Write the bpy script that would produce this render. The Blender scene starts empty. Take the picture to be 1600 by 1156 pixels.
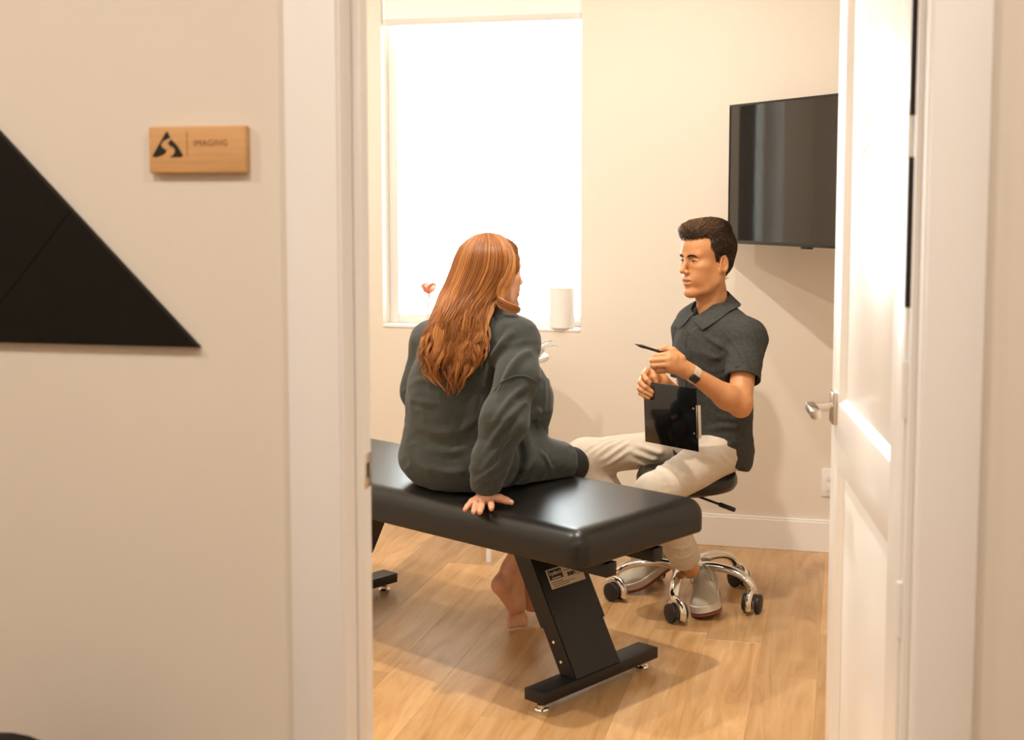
import bpy, bmesh, math, random
import numpy as np
from mathutils import Vector, Matrix

random.seed(7)
RNG = np.random.default_rng(11)
SC = bpy.context.scene
COL = SC.collection

# ------------------------------------------------------------------ camera
FPX, PX0, PY0, CAMH = 2060.0, 800.0, 490.0, 1.45
PITCH = math.atan(178 / FPX)
YAW = math.atan(525 * math.cos(PITCH) / FPX)
FW = np.array([-math.sin(YAW) * math.cos(PITCH), math.cos(YAW) * math.cos(PITCH), -math.sin(PITCH)])
RT = np.array([math.cos(YAW), math.sin(YAW), 0.0])
UP = np.cross(RT, FW)
EYE = np.array([0.0, 0.0, CAMH])


def spot(px, py, depth):
    """world point measured in the photograph: pixel and distance along the view axis (metres)"""
    return EYE + depth * (FW + RT * (px - PX0) / FPX - UP * (py - PY0) / FPX)


cam_data = bpy.data.cameras.new('camera')
cam = bpy.data.objects.new('camera', cam_data)
COL.objects.link(cam)
cam.matrix_world = Matrix(((RT[0], UP[0], -FW[0], EYE[0]), (RT[1], UP[1], -FW[1], EYE[1]),
                           (RT[2], UP[2], -FW[2], EYE[2]), (0, 0, 0, 1)))
cam_data.sensor_width = 36.0
cam_data.lens = 36.0 * FPX / 1600
cam_data.shift_y = -(578 - PY0) / 1600
cam_data.clip_start = 0.05
cam_data.dof.use_dof = True
cam_data.dof.focus_distance = 4.55
cam_data.dof.aperture_fstop = 4.5
SC.camera = cam

# ------------------------------------------------------------------ world, daylight, lamps, exposure
SC.view_settings.view_transform = 'Standard'
SC.view_settings.look = 'None'
SC.view_settings.gamma = 1.0
SC.view_settings.use_curve_mapping = False
SC.view_settings.exposure = 0.0
world = bpy.data.worlds.new('overcast_sky')
SC.world = world
world.use_nodes = True
bg = world.node_tree.nodes['Background']
bg.inputs['Color'].default_value = (0.93, 0.97, 1.0, 1)
bg.inputs['Strength'].default_value = 14.0

WARM = (1.0, 0.905, 0.79)


def lamp(name, kind, loc, energy, color, size, target=None, **kw):
    l = bpy.data.lights.new(name, kind)
    l.energy = energy
    l.color = color
    if kind == 'AREA':
        l.shape = kw.get('shape', 'DISK')
        l.size = size
        if 'size_y' in kw:
            l.size_y = kw['size_y']
        if 'spread' in kw:
            l.spread = kw['spread']
    else:
        l.shadow_soft_size = size
    o = bpy.data.objects.new(name, l)
    COL.objects.link(o)
    o.location = loc
    if target is not None:
        d = Vector(target) - Vector(loc)
        o.rotation_euler = d.to_track_quat('-Z', 'Y').to_euler()
    return o


CEIL = 2.75
# recessed ceiling lamps of the treatment room
for lx, ly, e in ((-1.95, 3.49, 25), (-0.63, 3.49, 34), (-1.95, 4.60, 8), (-0.60, 4.55, 11)):
    lamp('ceiling_lamp', 'AREA', (lx, ly, CEIL - 0.015), e, WARM, 0.07)
# recessed ceiling lamps of the corridor
for lx, ly, e in ((-2.4, 0.9, 19), (-1.0, 0.7, 19), (0.5, 0.8, 19), (-0.4, -0.8, 16)):
    lamp('corridor_lamp', 'AREA', (lx, ly, CEIL - 0.015), e, WARM, 0.35)
# daylight enters through the window: a portal guides sampling of the sky
prt = lamp('window_portal', 'AREA', (-1.54, 5.64, 1.6), 1, (1, 1, 1), 0.9, target=(-1.54, 4.0, 1.6), shape='RECTANGLE', size_y=1.45)
prt.data.cycles.is_portal = True

# ------------------------------------------------------------------ material helpers
MATS = {}


def mat(name, color, rough=0.5, metal=0.0, var=0.0, scale=8.0, bump=0.0, bscale=60.0, spec=0.5, sss=0.0,
        sss_rad=(0.012, 0.004, 0.002), coat=0.0, stretch=None, sheen=0.0, detail=4.0):
    if name in MATS:
        return MATS[name]
    m = bpy.data.materials.new(name)
    m.use_nodes = True
    nt = m.node_tree
    b = nt.nodes['Principled BSDF']
    b.inputs['Base Color'].default_value = (*color, 1)
    b.inputs['Roughness'].default_value = rough
    b.inputs['Metallic'].default_value = metal
    b.inputs['Specular IOR Level'].default_value = spec
    if sss:
        b.inputs['Subsurface Weight'].default_value = sss
        b.inputs['Subsurface Radius'].default_value = sss_rad
        b.inputs['Subsurface Scale'].default_value = 1.0
    if coat:
        b.inputs['Coat Weight'].default_value = coat
        b.inputs['Coat Roughness'].default_value = 0.1
    if sheen:
        b.inputs['Sheen Weight'].default_value = sheen
        b.inputs['Sheen Roughness'].default_value = 0.5
    if var or bump:
        tc = nt.nodes.new('ShaderNodeTexCoord')
        mp = nt.nodes.new('ShaderNodeMapping')
        nt.links.new(tc.outputs['Object'], mp.inputs['Vector'])
        if stretch:
            mp.inputs['Scale'].default_value = stretch
    if var:
        n = nt.nodes.new('ShaderNodeTexNoise')
        n.inputs['Scale'].default_value = scale
        n.inputs['Detail'].default_value = detail
        nt.links.new(mp.outputs['Vector'], n.inputs['Vector'])
        r = nt.nodes.new('ShaderNodeMapRange')
        r.inputs['From Min'].default_value = 0.3
        r.inputs['From Max'].default_value = 0.7
        r.inputs['To Min'].default_value = 1 - var
        r.inputs['To Max'].default_value = 1 + var
        nt.links.new(n.outputs['Fac'], r.inputs['Value'])
        mx = nt.nodes.new('ShaderNodeMix')
        mx.data_type = 'RGBA'
        mx.blend_type = 'MULTIPLY'
        mx.inputs[0].default_value = 1.0
        mx.inputs[6].default_value = (*color, 1)
        nt.links.new(r.outputs['Result'], mx.inputs[7])
        nt.links.new(mx.outputs[2], b.inputs['Base Color'])
    if bump:
        n2 = nt.nodes.new('ShaderNodeTexNoise')
        n2.inputs['Scale'].default_value = bscale
        n2.inputs['Detail'].default_value = 5
        nt.links.new(mp.outputs['Vector'], n2.inputs['Vector'])
        bp = nt.nodes.new('ShaderNodeBump')
        bp.inputs['Strength'].default_value = bump
        bp.inputs['Distance'].default_value = 0.004
        nt.links.new(n2.outputs['Fac'], bp.inputs['Height'])
        nt.links.new(bp.outputs['Normal'], b.inputs['Normal'])
    MATS[name] = m
    return m


def wood_floor_mat():
    m = bpy.data.materials.new('oak_plank')
    m.use_nodes = True
    nt = m.node_tree
    L = nt.links.new
    b = nt.nodes['Principled BSDF']
    b.inputs['Roughness'].default_value = 0.27
    tc = nt.nodes.new('ShaderNodeTexCoord')
    oi = nt.nodes.new('ShaderNodeObjectInfo')
    off = nt.nodes.new('ShaderNodeVectorMath')
    off.operation = 'MULTIPLY_ADD'
    L(oi.outputs['Random'], off.inputs[0])
    off.inputs[1].default_value = (13.0, 7.0, 3.0)
    L(tc.outputs['Object'], off.inputs[2])
    mp = nt.nodes.new('ShaderNodeMapping')
    mp.inputs['Scale'].default_value = (9.0, 0.9, 1.0)
    L(off.outputs[0], mp.inputs['Vector'])
    n = nt.nodes.new('ShaderNodeTexNoise')
    n.inputs['Scale'].default_value = 2.2
    n.inputs['Detail'].default_value = 8
    n.inputs['Roughness'].default_value = 0.62
    n.inputs['Distortion'].default_value = 0.9
    L(mp.outputs['Vector'], n.inputs['Vector'])
    n3 = nt.nodes.new('ShaderNodeTexNoise')
    n3.inputs['Scale'].default_value = 3.0
    n3.inputs['Detail'].default_value = 3
    L(off.outputs[0], n3.inputs['Vector'])
    cr = nt.nodes.new('ShaderNodeValToRGB')
    cr.color_ramp.elements[0].position = 0.28
    cr.color_ramp.elements[0].color = (0.42, 0.225, 0.088, 1)
    cr.color_ramp.elements[1].position = 0.72
    cr.color_ramp.elements[1].color = (0.64, 0.405, 0.20, 1)
    e = cr.color_ramp.elements.new(0.46)
    e.color = (0.54, 0.31, 0.13, 1)
    L(n.outputs['Fac'], cr.inputs['Fac'])
    hs = nt.nodes.new('ShaderNodeHueSaturation')
    L(cr.outputs['Color'], hs.inputs['Color'])
    mr = nt.nodes.new('ShaderNodeMapRange')
    mr.inputs['To Min'].default_value = 0.80
    mr.inputs['To Max'].default_value = 1.18
    L(oi.outputs['Random'], mr.inputs['Value'])
    mm = nt.nodes.new('ShaderNodeMath')
    mm.operation = 'MULTIPLY_ADD'
    L(n3.outputs['Fac'], mm.inputs[0])
    mm.inputs[1].default_value = 0.3
    mm2 = nt.nodes.new('ShaderNodeMath')
    mm2.operation = 'SUBTRACT'
    L(mr.outputs['Result'], mm2.inputs[0])
    mm2.inputs[1].default_value = 0.15
    L(mm2.outputs[0], mm.inputs[2])
    L(mm.outputs[0], hs.inputs['Value'])
    L(hs.outputs['Color'], b.inputs['Base Color'])
    bp = nt.nodes.new('ShaderNodeBump')
    bp.inputs['Strength'].default_value = 0.12
    bp.inputs['Distance'].default_value = 0.002
    L(n.outputs['Fac'], bp.inputs['Height'])
    L(bp.outputs['Normal'], b.inputs['Normal'])
    return m


def strand_mat(name, dark, mid, light, rough=0.38):
    """hair: colour varies from strand to strand through the mesh attribute 'tint'"""
    m = bpy.data.materials.new(name)
    m.use_nodes = True
    nt = m.node_tree
    b = nt.nodes['Principled BSDF']
    b.inputs['Roughness'].default_value = rough
    b.inputs['Specular IOR Level'].default_value = 0.4
    at = nt.nodes.new('ShaderNodeAttribute')
    at.attribute_name = 'tint'
    cr = nt.nodes.new('ShaderNodeValToRGB')
    cr.color_ramp.elements[0].color = (*dark, 1)
    cr.color_ramp.elements[1].color = (*light, 1)
    e = cr.color_ramp.elements.new(0.5)
    e.color = (*mid, 1)
    nt.links.new(at.outputs['Fac'], cr.inputs['Fac'])
    nt.links.new(cr.outputs['Color'], b.inputs['Base Color'])
    return m


M_WALL = mat('wall_paint', (0.785, 0.712, 0.620), 0.75, var=0.012, scale=2.0, bump=0.05, bscale=160)
M_TRIM = mat('trim_paint', (0.89, 0.865, 0.835), 0.35, var=0.01, scale=2)
M_DOOR = mat('door_paint', (0.90, 0.88, 0.855), 0.28, var=0.008, scale=2)
M_CEIL = mat('ceiling_paint', (0.86, 0.84, 0.80), 0.9, var=0.01)
M_FLOOR = wood_floor_mat()
M_SUB = mat('subfloor', (0.12, 0.07, 0.035), 0.8, var=0.1)
M_VINYL = mat('black_vinyl', (0.009, 0.008, 0.0065), 0.33, var=0.06, scale=20, bump=0.06, bscale=420, spec=0.42)
M_BLACKMETAL = mat('black_powder_coat', (0.009, 0.0085, 0.008), 0.42, var=0.06, bump=0.05, bscale=500, spec=0.35)
M_CHROME = mat('chrome', (0.80, 0.77, 0.72), 0.10, 1.0, var=0.02)
M_STEEL = mat('brushed_steel', (0.66, 0.60, 0.52), 0.25, 1.0, var=0.03)
M_RUBBER = mat('black_rubber', (0.012, 0.012, 0.013), 0.45, var=0.1)
M_BLACKWALL = mat('black_wall_panel', (0.0075, 0.006, 0.004), 0.6, var=0.08, scale=30, spec=0.2)
M_WHITE = mat('white_plastic', (0.86, 0.85, 0.83), 0.4, var=0.01)
M_BLIND = mat('blind_cloth', (0.9, 0.89, 0.87), 0.8, var=0.01)
M_SIGNWOOD = mat('bamboo', (0.66, 0.37, 0.155), 0.5, var=0.10, scale=3, stretch=(2, 2, 40))
M_INK = mat('black_ink', (0.012, 0.010, 0.008), 0.5, var=0.05)
M_ENGRAVE = mat('burnt_engraving', (0.24, 0.11, 0.035), 0.7, var=0.1)
M_SCREEN = mat('tv_screen', (0.010, 0.008, 0.006), 0.045, var=0.03, spec=0.8)
M_TVBODY = mat('tv_plastic', (0.012, 0.012, 0.012), 0.35, var=0.05)


# ------------------------------------------------------------------ mesh helpers
def link(name, me, material=None, parent=None, smooth=False):
    o = bpy.data.objects.new(name, me)
    COL.objects.link(o)
    if material is not None:
        me.materials.clear()
        for m in (material if isinstance(material, (list, tuple)) else [material]):
            me.materials.append(m)
    if parent is not None:
        o.parent = parent
    if smooth:
        me.polygons.foreach_set('use_smooth', np.ones(len(me.polygons), dtype=bool))
    return o


def tag(o, label, cat, group=None, kind=None):
    if label:
        o['label'] = label
    if cat:
        o['category'] = cat
    if group:
        o['group'] = group
    if kind:
        o['kind'] = kind
    return o


def empty(name, loc, rotz=0.0):
    o = bpy.data.objects.new(name, None)
    o.empty_display_size = 0.1
    COL.objects.link(o)
    o.location = loc
    o.rotation_euler = (0, 0, rotz)
    return o


class MB:
    """collects boxes, prisms, tubes and lathes, then links them as ONE mesh object"""

    def __init__(s):
        s.bm = bmesh.new()

    def box(s, lo, hi, bevel=0.0, seg=2, M=None):
        lo = Vector(lo)
        hi = Vector(hi)
        vs = [s.bm.verts.new((x, y, z)) for x in (lo.x, hi.x) for y in (lo.y, hi.y) for z in (lo.z, hi.z)]
        fs = [(0, 1, 3, 2), (4, 6, 7, 5), (0, 4, 5, 1), (2, 3, 7, 6), (0, 2, 6, 4), (1, 5, 7, 3)]
        faces = [s.bm.faces.new([vs[i] for i in f]) for f in fs]
        if bevel:
            edges = list({e for f in faces for e in f.edges})
            r = bmesh.ops.bevel(s.bm, geom=edges, offset=bevel, segments=seg, affect='EDGES', profile=0.5)
            vs = list({v for f in r['faces'] for v in f.verts} | {v for v in vs if v.is_valid})
        if M is not None:
            bmesh.ops.transform(s.bm, matrix=M, verts=[v for v in vs if v.is_valid])
        return s

    def prism(s, pts, z0, z1, axis='z', M=None):
        n = len(pts)

        def put(p, h):
            if axis == 'z':
                return (p[0], p[1], h)
            if axis == 'y':
                return (p[0], h, p[1])
            return (h, p[0], p[1])
        a = [s.bm.verts.new(put(p, z0)) for p in pts]
        b = [s.bm.verts.new(put(p, z1)) for p in pts]
        fs = [s.bm.faces.new(a[::-1]), s.bm.faces.new(b)]
        for i in range(n):
            fs.append(s.bm.faces.new((a[i], a[(i + 1) % n], b[(i + 1) % n], b[i])))
        if M is not None:
            bmesh.ops.transform(s.bm, matrix=M, verts=a + b)
        bmesh.ops.recalc_face_normals(s.bm, faces=fs)
        return s

    def tube(s, pts, rad, sides=8, caps=True, flat=None):
        pts = [np.array(p, dtype=float) for p in pts]
        n = len(pts)
        if not hasattr(rad, '__len__'):
            rad = [rad] * n
        t0 = pts[1] - pts[0]
        ref = np.array([0, 0, 1.0]) if abs(t0[2]) < 0.9 * np.linalg.norm(t0) else np.array([1.0, 0, 0])
        rings = []
        for i in range(n):
            t = pts[min(i + 1, n - 1)] - pts[max(i - 1, 0)]
            t /= np.linalg.norm(t) + 1e-12
            a = ref - t * (ref @ t)
            a /= np.linalg.norm(a) + 1e-12
            ref = a
            b = np.cross(t, a)
            ring = []
            for j in range(sides):
                an = 2 * math.pi * j / sides
                ring.append(s.bm.verts.new(pts[i] + rad[i] * (a * math.cos(an) * (flat or 1.0) + b * math.sin(an))))
            rings.append(ring)
        for i in range(n - 1):
            for j in range(sides):
                s.bm.faces.new((rings[i][j], rings[i][(j + 1) % sides], rings[i + 1][(j + 1) % sides], rings[i + 1][j]))
        if caps:
            s.bm.faces.new(rings[0][::-1])
            s.bm.faces.new(rings[-1])
        return s

    def lathe(s, prof, sides=24, center=(0, 0, 0), M=None):
        """profile [(r, z)] turned about the local z axis"""
        c = Vector(center)
        rings = []
        vs = []
        for r, z in prof:
            if r < 1e-6:
                v = s.bm.verts.new(c + Vector((0, 0, z)))
                rings.append([v])
                vs.append(v)
            else:
                ring = [s.bm.verts.new(c + Vector((r * math.cos(2 * math.pi * j / sides), r * math.sin(2 * math.pi * j / sides), z)))
                        for j in range(sides)]
                rings.append(ring)
                vs += ring
        for a, b in zip(rings[:-1], rings[1:]):
            for j in range(sides):
                k = (j + 1) % sides
                if len(a) == 1 and len(b) == 1:
                    continue
                if len(a) == 1:
                    s.bm.faces.new((a[0], b[j], b[k]))
                elif len(b) == 1:
                    s.bm.faces.new((a[j], b[0], a[k]))
                else:
                    s.bm.faces.new((a[j], b[j], b[k], a[k]))
        if M is not None:
            bmesh.ops.transform(s.bm, matrix=M, verts=vs)
        return s

    def sphere(s, c, r, sides=16, M=None):
        n = sides // 2
        prof = [(r * math.sin(math.pi * i / n), -r * math.cos(math.pi * i / n)) for i in range(n + 1)]
        return s.lathe(prof, sides, c, M)

    def build(s, name, material, parent=None, smooth=False, angle=None):
        bmesh.ops.recalc_face_normals(s.bm, faces=s.bm.faces[:])
        me = bpy.data.meshes.new(name)
        s.bm.to_mesh(me)
        s.bm.free()
        o = link(name, me, material, parent, smooth or angle is not None)
        if angle is not None:
            me.set_sharp_from_angle(angle=math.radians(angle))
        return o


def box(name, lo, hi, material, parent=None, bevel=0.0, M=None, seg=2):
    return MB().box(lo, hi, bevel, seg, M).build(name, material, parent, angle=40 if bevel else None)


def frame_matrix(o, x, y, z):
    return Matrix(((x[0], y[0], z[0], o[0]), (x[1], y[1], z[1], o[1]), (x[2], y[2], z[2], o[2]), (0, 0, 0, 1)))


def unit(v):
    v = np.array(v, dtype=float)
    return v / (np.linalg.norm(v) + 1e-12)


def catmull(pts, n):
    pts = np.array(pts, dtype=float)
    m = len(pts)
    P = np.vstack([2 * pts[0] - pts[1], pts, 2 * pts[-1] - pts[-2]])
    out = []
    for q in np.linspace(0, m - 1 - 1e-6, n):
        i = int(q)
        t = q - i
        a, b, c, d = P[i], P[i + 1], P[i + 2], P[i + 3]
        out.append(0.5 * (2 * b + (c - a) * t + (2 * a - 5 * b + 4 * c - d) * t * t + (-a + 3 * b - 3 * c + d) * t ** 3))
    return np.array(out)


# ------------------------------------------------------------------ organic shapes: signed distance fields meshed by surface nets
def vnoise(p, seed=0):
    """smooth value noise, p (n,3) -> (n,) in -1..1"""
    q = np.floor(p).astype(np.int64)
    f = p - q
    f = f * f * (3 - 2 * f)

    def hsh(x, y, z):
        n = (x * 374761393 + y * 668265263 + z * 2147483647 + seed * 1274126177) & 0xffffffff
        n = ((n ^ (n >> 13)) * 1274126177) & 0xffffffff
        n = n ^ (n >> 16)
        return (n & 0xffff) / 32767.5 - 1.0
    r = 0
    for dx in (0, 1):
        for dy in (0, 1):
            for dz in (0, 1):
                w = (f[:, 0] if dx else 1 - f[:, 0]) * (f[:, 1] if dy else 1 - f[:, 1]) * (f[:, 2] if dz else 1 - f[:, 2])
                r = r + w * hsh(q[:, 0] + dx, q[:, 1] + dy, q[:, 2] + dz)
    return r


class Field:
    def __init__(s, lo, hi, h, frame=None):
        s.lo = np.array(lo, dtype=float)
        s.h = h
        n = np.ceil((np.array(hi) - s.lo) / h).astype(int) + 1
        s.n = n
        s.d = np.full(tuple(n), 0.5, dtype=np.float32)
        s.frame = frame      # local -> world 4x4 (numpy) or None

    def _blk(s, lo, hi):
        a = np.clip(np.floor((np.array(lo) - s.lo) / s.h).astype(int), 0, s.n)
        b = np.clip(np.ceil((np.array(hi) - s.lo) / s.h).astype(int) + 1, 0, s.n)
        if np.any(b <= a):
            return None, None
        sl = tuple(slice(a[i], b[i]) for i in range(3))
        ax = [(s.lo[i] + s.h * np.arange(a[i], b[i])).astype(np.float32) for i in range(3)]
        X, Y, Z = ax[0][:, None, None], ax[1][None, :, None], ax[2][None, None, :]
        return sl, (X, Y, Z)

    def _mix(s, sl, d, k, op):
        f = s.d[sl]
        if op == 'add':
            h = np.maximum(k - np.abs(f - d), 0) / k if k > 0 else 0
            s.d[sl] = np.minimum(f, d) - h * h * k * 0.25
        elif op == 'sub':
            d = -d
            h = np.maximum(k - np.abs(f - d), 0) / k if k > 0 else 0
            s.d[sl] = np.maximum(f, d) + h * h * k * 0.25
        elif op == 'and':
            h = np.maximum(k - np.abs(f - d), 0) / k if k > 0 else 0
            s.d[sl] = np.maximum(f, d) + h * h * k * 0.25

    def cap(s, a, b, ra, rb=None, k=0.01, op='add', flat=None, flatend=False):
        """tapered capsule; flat=(direction, ratio) squashes the section along a direction; flatend cuts the ends square"""
        a = np.array(a, dtype=float)
        b = np.array(b, dtype=float)
        rb = ra if rb is None else rb
        R = max(ra, rb) + k + 2.5 * s.h
        sl, G = s._blk(np.minimum(a, b) - R, np.maximum(a, b) + R)
        if sl is None:
            return s
        ab = b - a
        L2 = float(ab @ ab) + 1e-12
        q = [G[i] - np.float32(a[i]) for i in range(3)]
        tt = (q[0] * ab[0] + q[1] * ab[1] + q[2] * ab[2]) / L2
        t = np.clip(tt, 0, 1)
        if flatend:
            t2 = tt
        else:
            t2 = t
        e = [q[i] - t2 * np.float32(ab[i]) for i in range(3)]
        d2 = e[0] ** 2 + e[1] ** 2 + e[2] ** 2
        if flat is not None:
            u = unit(flat[0])
            c = e[0] * u[0] + e[1] * u[1] + e[2] * u[2]
            d2 = d2 + c * c * (1.0 / flat[1] ** 2 - 1.0)
        d = np.sqrt(np.maximum(d2, 0)) - (ra + (rb - ra) * t)
        if flatend:
            L = math.sqrt(L2)
            d = np.maximum(d, (np.abs(tt - 0.5) - 0.5) * L)
        s._mix(sl, d.astype(np.float32), k, op)
        return s

    def chain(s, pts, rad, k=0.01, op='add', flat=None):
        if not hasattr(rad, '__len__'):
            rad = [rad] * len(pts)
        for i in range(len(pts) - 1):
            s.cap(pts[i], pts[i + 1], rad[i], rad[i + 1], k, op, flat)
        return s

    def ell(s, c, r, k=0.01, op='add', axes=None):
        c = np.array(c, dtype=float)
        r = np.array(r, dtype=float)
        R = r.max() + k + 2.5 * s.h
        sl, G = s._blk(c - R, c + R)
        if sl is None:
            return s
        q = [G[i] - np.float32(c[i]) for i in range(3)]
        if axes is not None:
            A = [unit(x) for x in axes]
            q = [q[0] * A[i][0] + q[1] * A[i][1] + q[2] * A[i][2] for i in range(3)]
        k0 = np.sqrt((q[0] / r[0]) ** 2 + (q[1] / r[1]) ** 2 + (q[2] / r[2]) ** 2) + 1e-6
        k1 = np.sqrt((q[0] / r[0] ** 2) ** 2 + (q[1] / r[1] ** 2) ** 2 + (q[2] / r[2] ** 2) ** 2) + 1e-6
        d = k0 * (k0 - 1) / k1
        s._mix(sl, d.astype(np.float32), k, op)
        return s

    def plane(s, p, n, k=0.004):
        """keeps only what lies behind the plane"""
        n = unit(n)
        G = s._blk(s.lo, s.lo + s.h * (s.n - 1))
        d = (G[1][0] - p[0]) * n[0] + (G[1][1] - p[1]) * n[1] + (G[1][2] - p[2]) * n[2]
        s._mix(G[0], d.astype(np.float32), k, 'and')
        return s

    def poly(s, pts, ax=(0, 2), k=0.004, op='and', smoothpoly=0.0):
        """keeps (or cuts) a prism with the outline pts in the plane of two axes"""
        sl, G = s._blk(s.lo, s.lo + s.h * (s.n - 1))
        x = G[ax[0]]
        y = G[ax[1]]
        p = np.array(pts, dtype=np.float32)
        d = None
        sg = 1.0
        n = len(p)
        for i in range(n):
            j = (i - 1) % n
            e = p[j] - p[i]
            wx, wy = x - p[i][0], y - p[i][1]
            t = np.clip((wx * e[0] + wy * e[1]) / (e @ e), 0, 1)
            dd = (wx - e[0] * t) ** 2 + (wy - e[1] * t) ** 2
            d = dd if d is None else np.minimum(d, dd)
            c1 = y >= p[i][1]
            c2 = y < p[j][1]
            c3 = (e[0] * wy) > (e[1] * wx)
            allc = (c1 & c2 & c3) | (~c1 & ~c2 & ~c3)
            sg = np.where(allc, -sg, sg)
        d = sg * np.sqrt(d) - smoothpoly
        s._mix(sl, np.broadcast_to(d, tuple(s.n)).astype(np.float32), k, op)
        return s

    def arrays(s, smooth=1):
        d = s.d
        ins = d < 0
        n = d.shape
        cnt = np.zeros((n[0] - 1, n[1] - 1, n[2] - 1), dtype=np.int8)
        offs = [(i, j, k) for i in (0, 1) for j in (0, 1) for k in (0, 1)]
        for i, j, k in offs:
            cnt += ins[i:n[0] - 1 + i, j:n[1] - 1 + j, k:n[2] - 1 + k]
        act = (cnt > 0) & (cnt < 8)
        I = np.argwhere(act)
        idx = np.full(act.shape, -1, dtype=np.int32)
        idx[act] = np.arange(len(I))
        V = {o: d[I[:, 0] + o[0], I[:, 1] + o[1], I[:, 2] + o[2]] for o in offs}
        acc = np.zeros((len(I), 3))
        num = np.zeros(len(I))
        for o in offs:
            for a in range(3):
                if o[a] == 0:
                    o2 = tuple(1 if q == a else o[q] for q in range(3))
                    va, vb = V[o], V[o2]
                    m = (va < 0) != (vb < 0)
                    t = va[m] / (va[m] - vb[m])
                    pt = np.tile(np.array(o, dtype=float), (m.sum(), 1))
                    pt[:, a] += t
                    acc[m] += pt
                    num[m] += 1
        verts = s.lo + s.h * (I + acc / num[:, None])
        quads = []
        for a in range(3):
            b, c = (a + 1) % 3, (a + 2) % 3
            s0 = [slice(1, n[q] - 1) for q in range(3)]
            s1 = list(s0)
            s0[a] = slice(0, n[a] - 1)
            s1[a] = slice(1, n[a])
            A, B = ins[tuple(s0)], ins[tuple(s1)]
            E = np.argwhere(A != B)
            if not len(E):
                continue
            fl = A[E[:, 0], E[:, 1], E[:, 2]]
            base = E.copy()
            for q in (b, c):
                base[:, q] += 1

            def cell(db, dc):
                x = base.copy()
                x[:, b] -= db
                x[:, c] -= dc
                return idx[x[:, 0], x[:, 1], x[:, 2]]
            Q = np.stack([cell(1, 1), cell(0, 1), cell(0, 0), cell(1, 0)], axis=1)
            Q[~fl] = Q[~fl][:, ::-1]
            quads.append(Q)
        Q = np.vstack(quads)
        Q = Q[(Q >= 0).all(axis=1)]
        for _ in range(smooth):
            sm = np.zeros_like(verts)
            w = np.zeros(len(verts))
            for i in range(4):
                j = (i + 1) % 4
                np.add.at(sm, Q[:, i], verts[Q[:, j]])
                np.add.at(sm, Q[:, j], verts[Q[:, i]])
                np.add.at(w, Q[:, i], 1)
                np.add.at(w, Q[:, j], 1)
            verts = 0.5 * verts + 0.5 * sm / np.maximum(w, 1)[:, None]
        if s.frame is not None:
            verts = verts @ s.frame[:3, :3].T + s.frame[:3, 3]
        return verts, Q


def normals_of(v, q):
    fn = np.cross(v[q[:, 2]] - v[q[:, 0]], v[q[:, 3]] - v[q[:, 1]])
    n = np.zeros_like(v)
    for i in range(4):
        np.add.at(n, q[:, i], fn)
    return n / (np.linalg.norm(n, axis=1)[:, None] + 1e-12)


def displace(v, q, fn):
    return v + normals_of(v, q) * fn(v)[:, None]


def np_mesh(name, parts):
    """parts: list of (verts, quads) -> one mesh"""
    vs, qs, o = [], [], 0
    for v, q in parts:
        vs.append(v)
        qs.append(q + o)
        o += len(v)
    v = np.vstack(vs).astype(np.float32)
    q = np.vstack(qs).astype(np.int32)
    me = bpy.data.meshes.new(name)
    me.vertices.add(len(v))
    me.vertices.foreach_set('co', v.ravel())
    w = q.shape[1]
    me.loops.add(len(q) * w)
    me.loops.foreach_set('vertex_index', q.ravel())
    me.polygons.add(len(q))
    me.polygons.foreach_set('loop_start', np.arange(0, len(q) * w, w, dtype=np.int32))
    me.polygons.foreach_set('use_smooth', np.ones(len(q), dtype=bool))
    me.update(calc_edges=True)
    me.validate()
    return me


def strands(name, paths, radii, tints, material, parent, sides=3):
    """paths (n, m, 3): thin tapering tubes joined into one mesh with a per-strand tint"""
    n, m, _ = paths.shape
    T = np.gradient(paths, axis=1)
    T /= np.linalg.norm(T, axis=2)[:, :, None] + 1e-9
    ref = RNG.normal(size=(n, 1, 3))
    A = np.cross(T, np.broadcast_to(ref, T.shape))
    A /= np.linalg.norm(A, axis=2)[:, :, None] + 1e-9
    B = np.cross(T, A)
    V = np.zeros((n, m, sides, 3))
    for j in range(sides):
        an = 2 * math.pi * j / sides
        V[:, :, j] = paths + radii[:, :, None] * (A * math.cos(an) + B * math.sin(an))
    v = V.reshape(-1, 3)
    i0 = (np.arange(n)[:, None, None] * m + np.arange(m - 1)[None, :, None]) * sides
    j0 = np.arange(sides)[None, None, :]
    j1 = (j0 + 1) % sides
    q = np.stack([i0 + j0, i0 + j1, i0 + sides + j1, i0 + sides + j0], axis=-1).reshape(-1, 4)
    me = np_mesh(name, [(v, q)])
    at = me.attributes.new('tint', 'FLOAT', 'POINT')
    at.data.foreach_set('value', np.repeat(tints, m * sides).astype(np.float32)[:len(me.vertices)])
    return link(name, me, material, parent)


def smoothstep(x, a, b):
    t = np.clip((x - a) / (b - a), 0, 1)
    return t * t * (3 - 2 * t)

# ================================================================== THE SETTING
XL, XR, YF, YB = -2.75, 0.85, 2.125, 5.5        # treatment room: left, right, front (door) and far wall
JL, JR = -0.795, 0.107                          # door opening
WX0, WX1, WZ0, WZ1 = -1.986, -1.095, 0.888, 2.42  # window opening


def struct(o):
    o['kind'] = 'structure'
    return o


def wall(name, boxes, m=M_WALL):
    mb = MB()
    for lo, hi in boxes:
        mb.box(lo, hi)
    return struct(mb.build(name, m))


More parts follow.
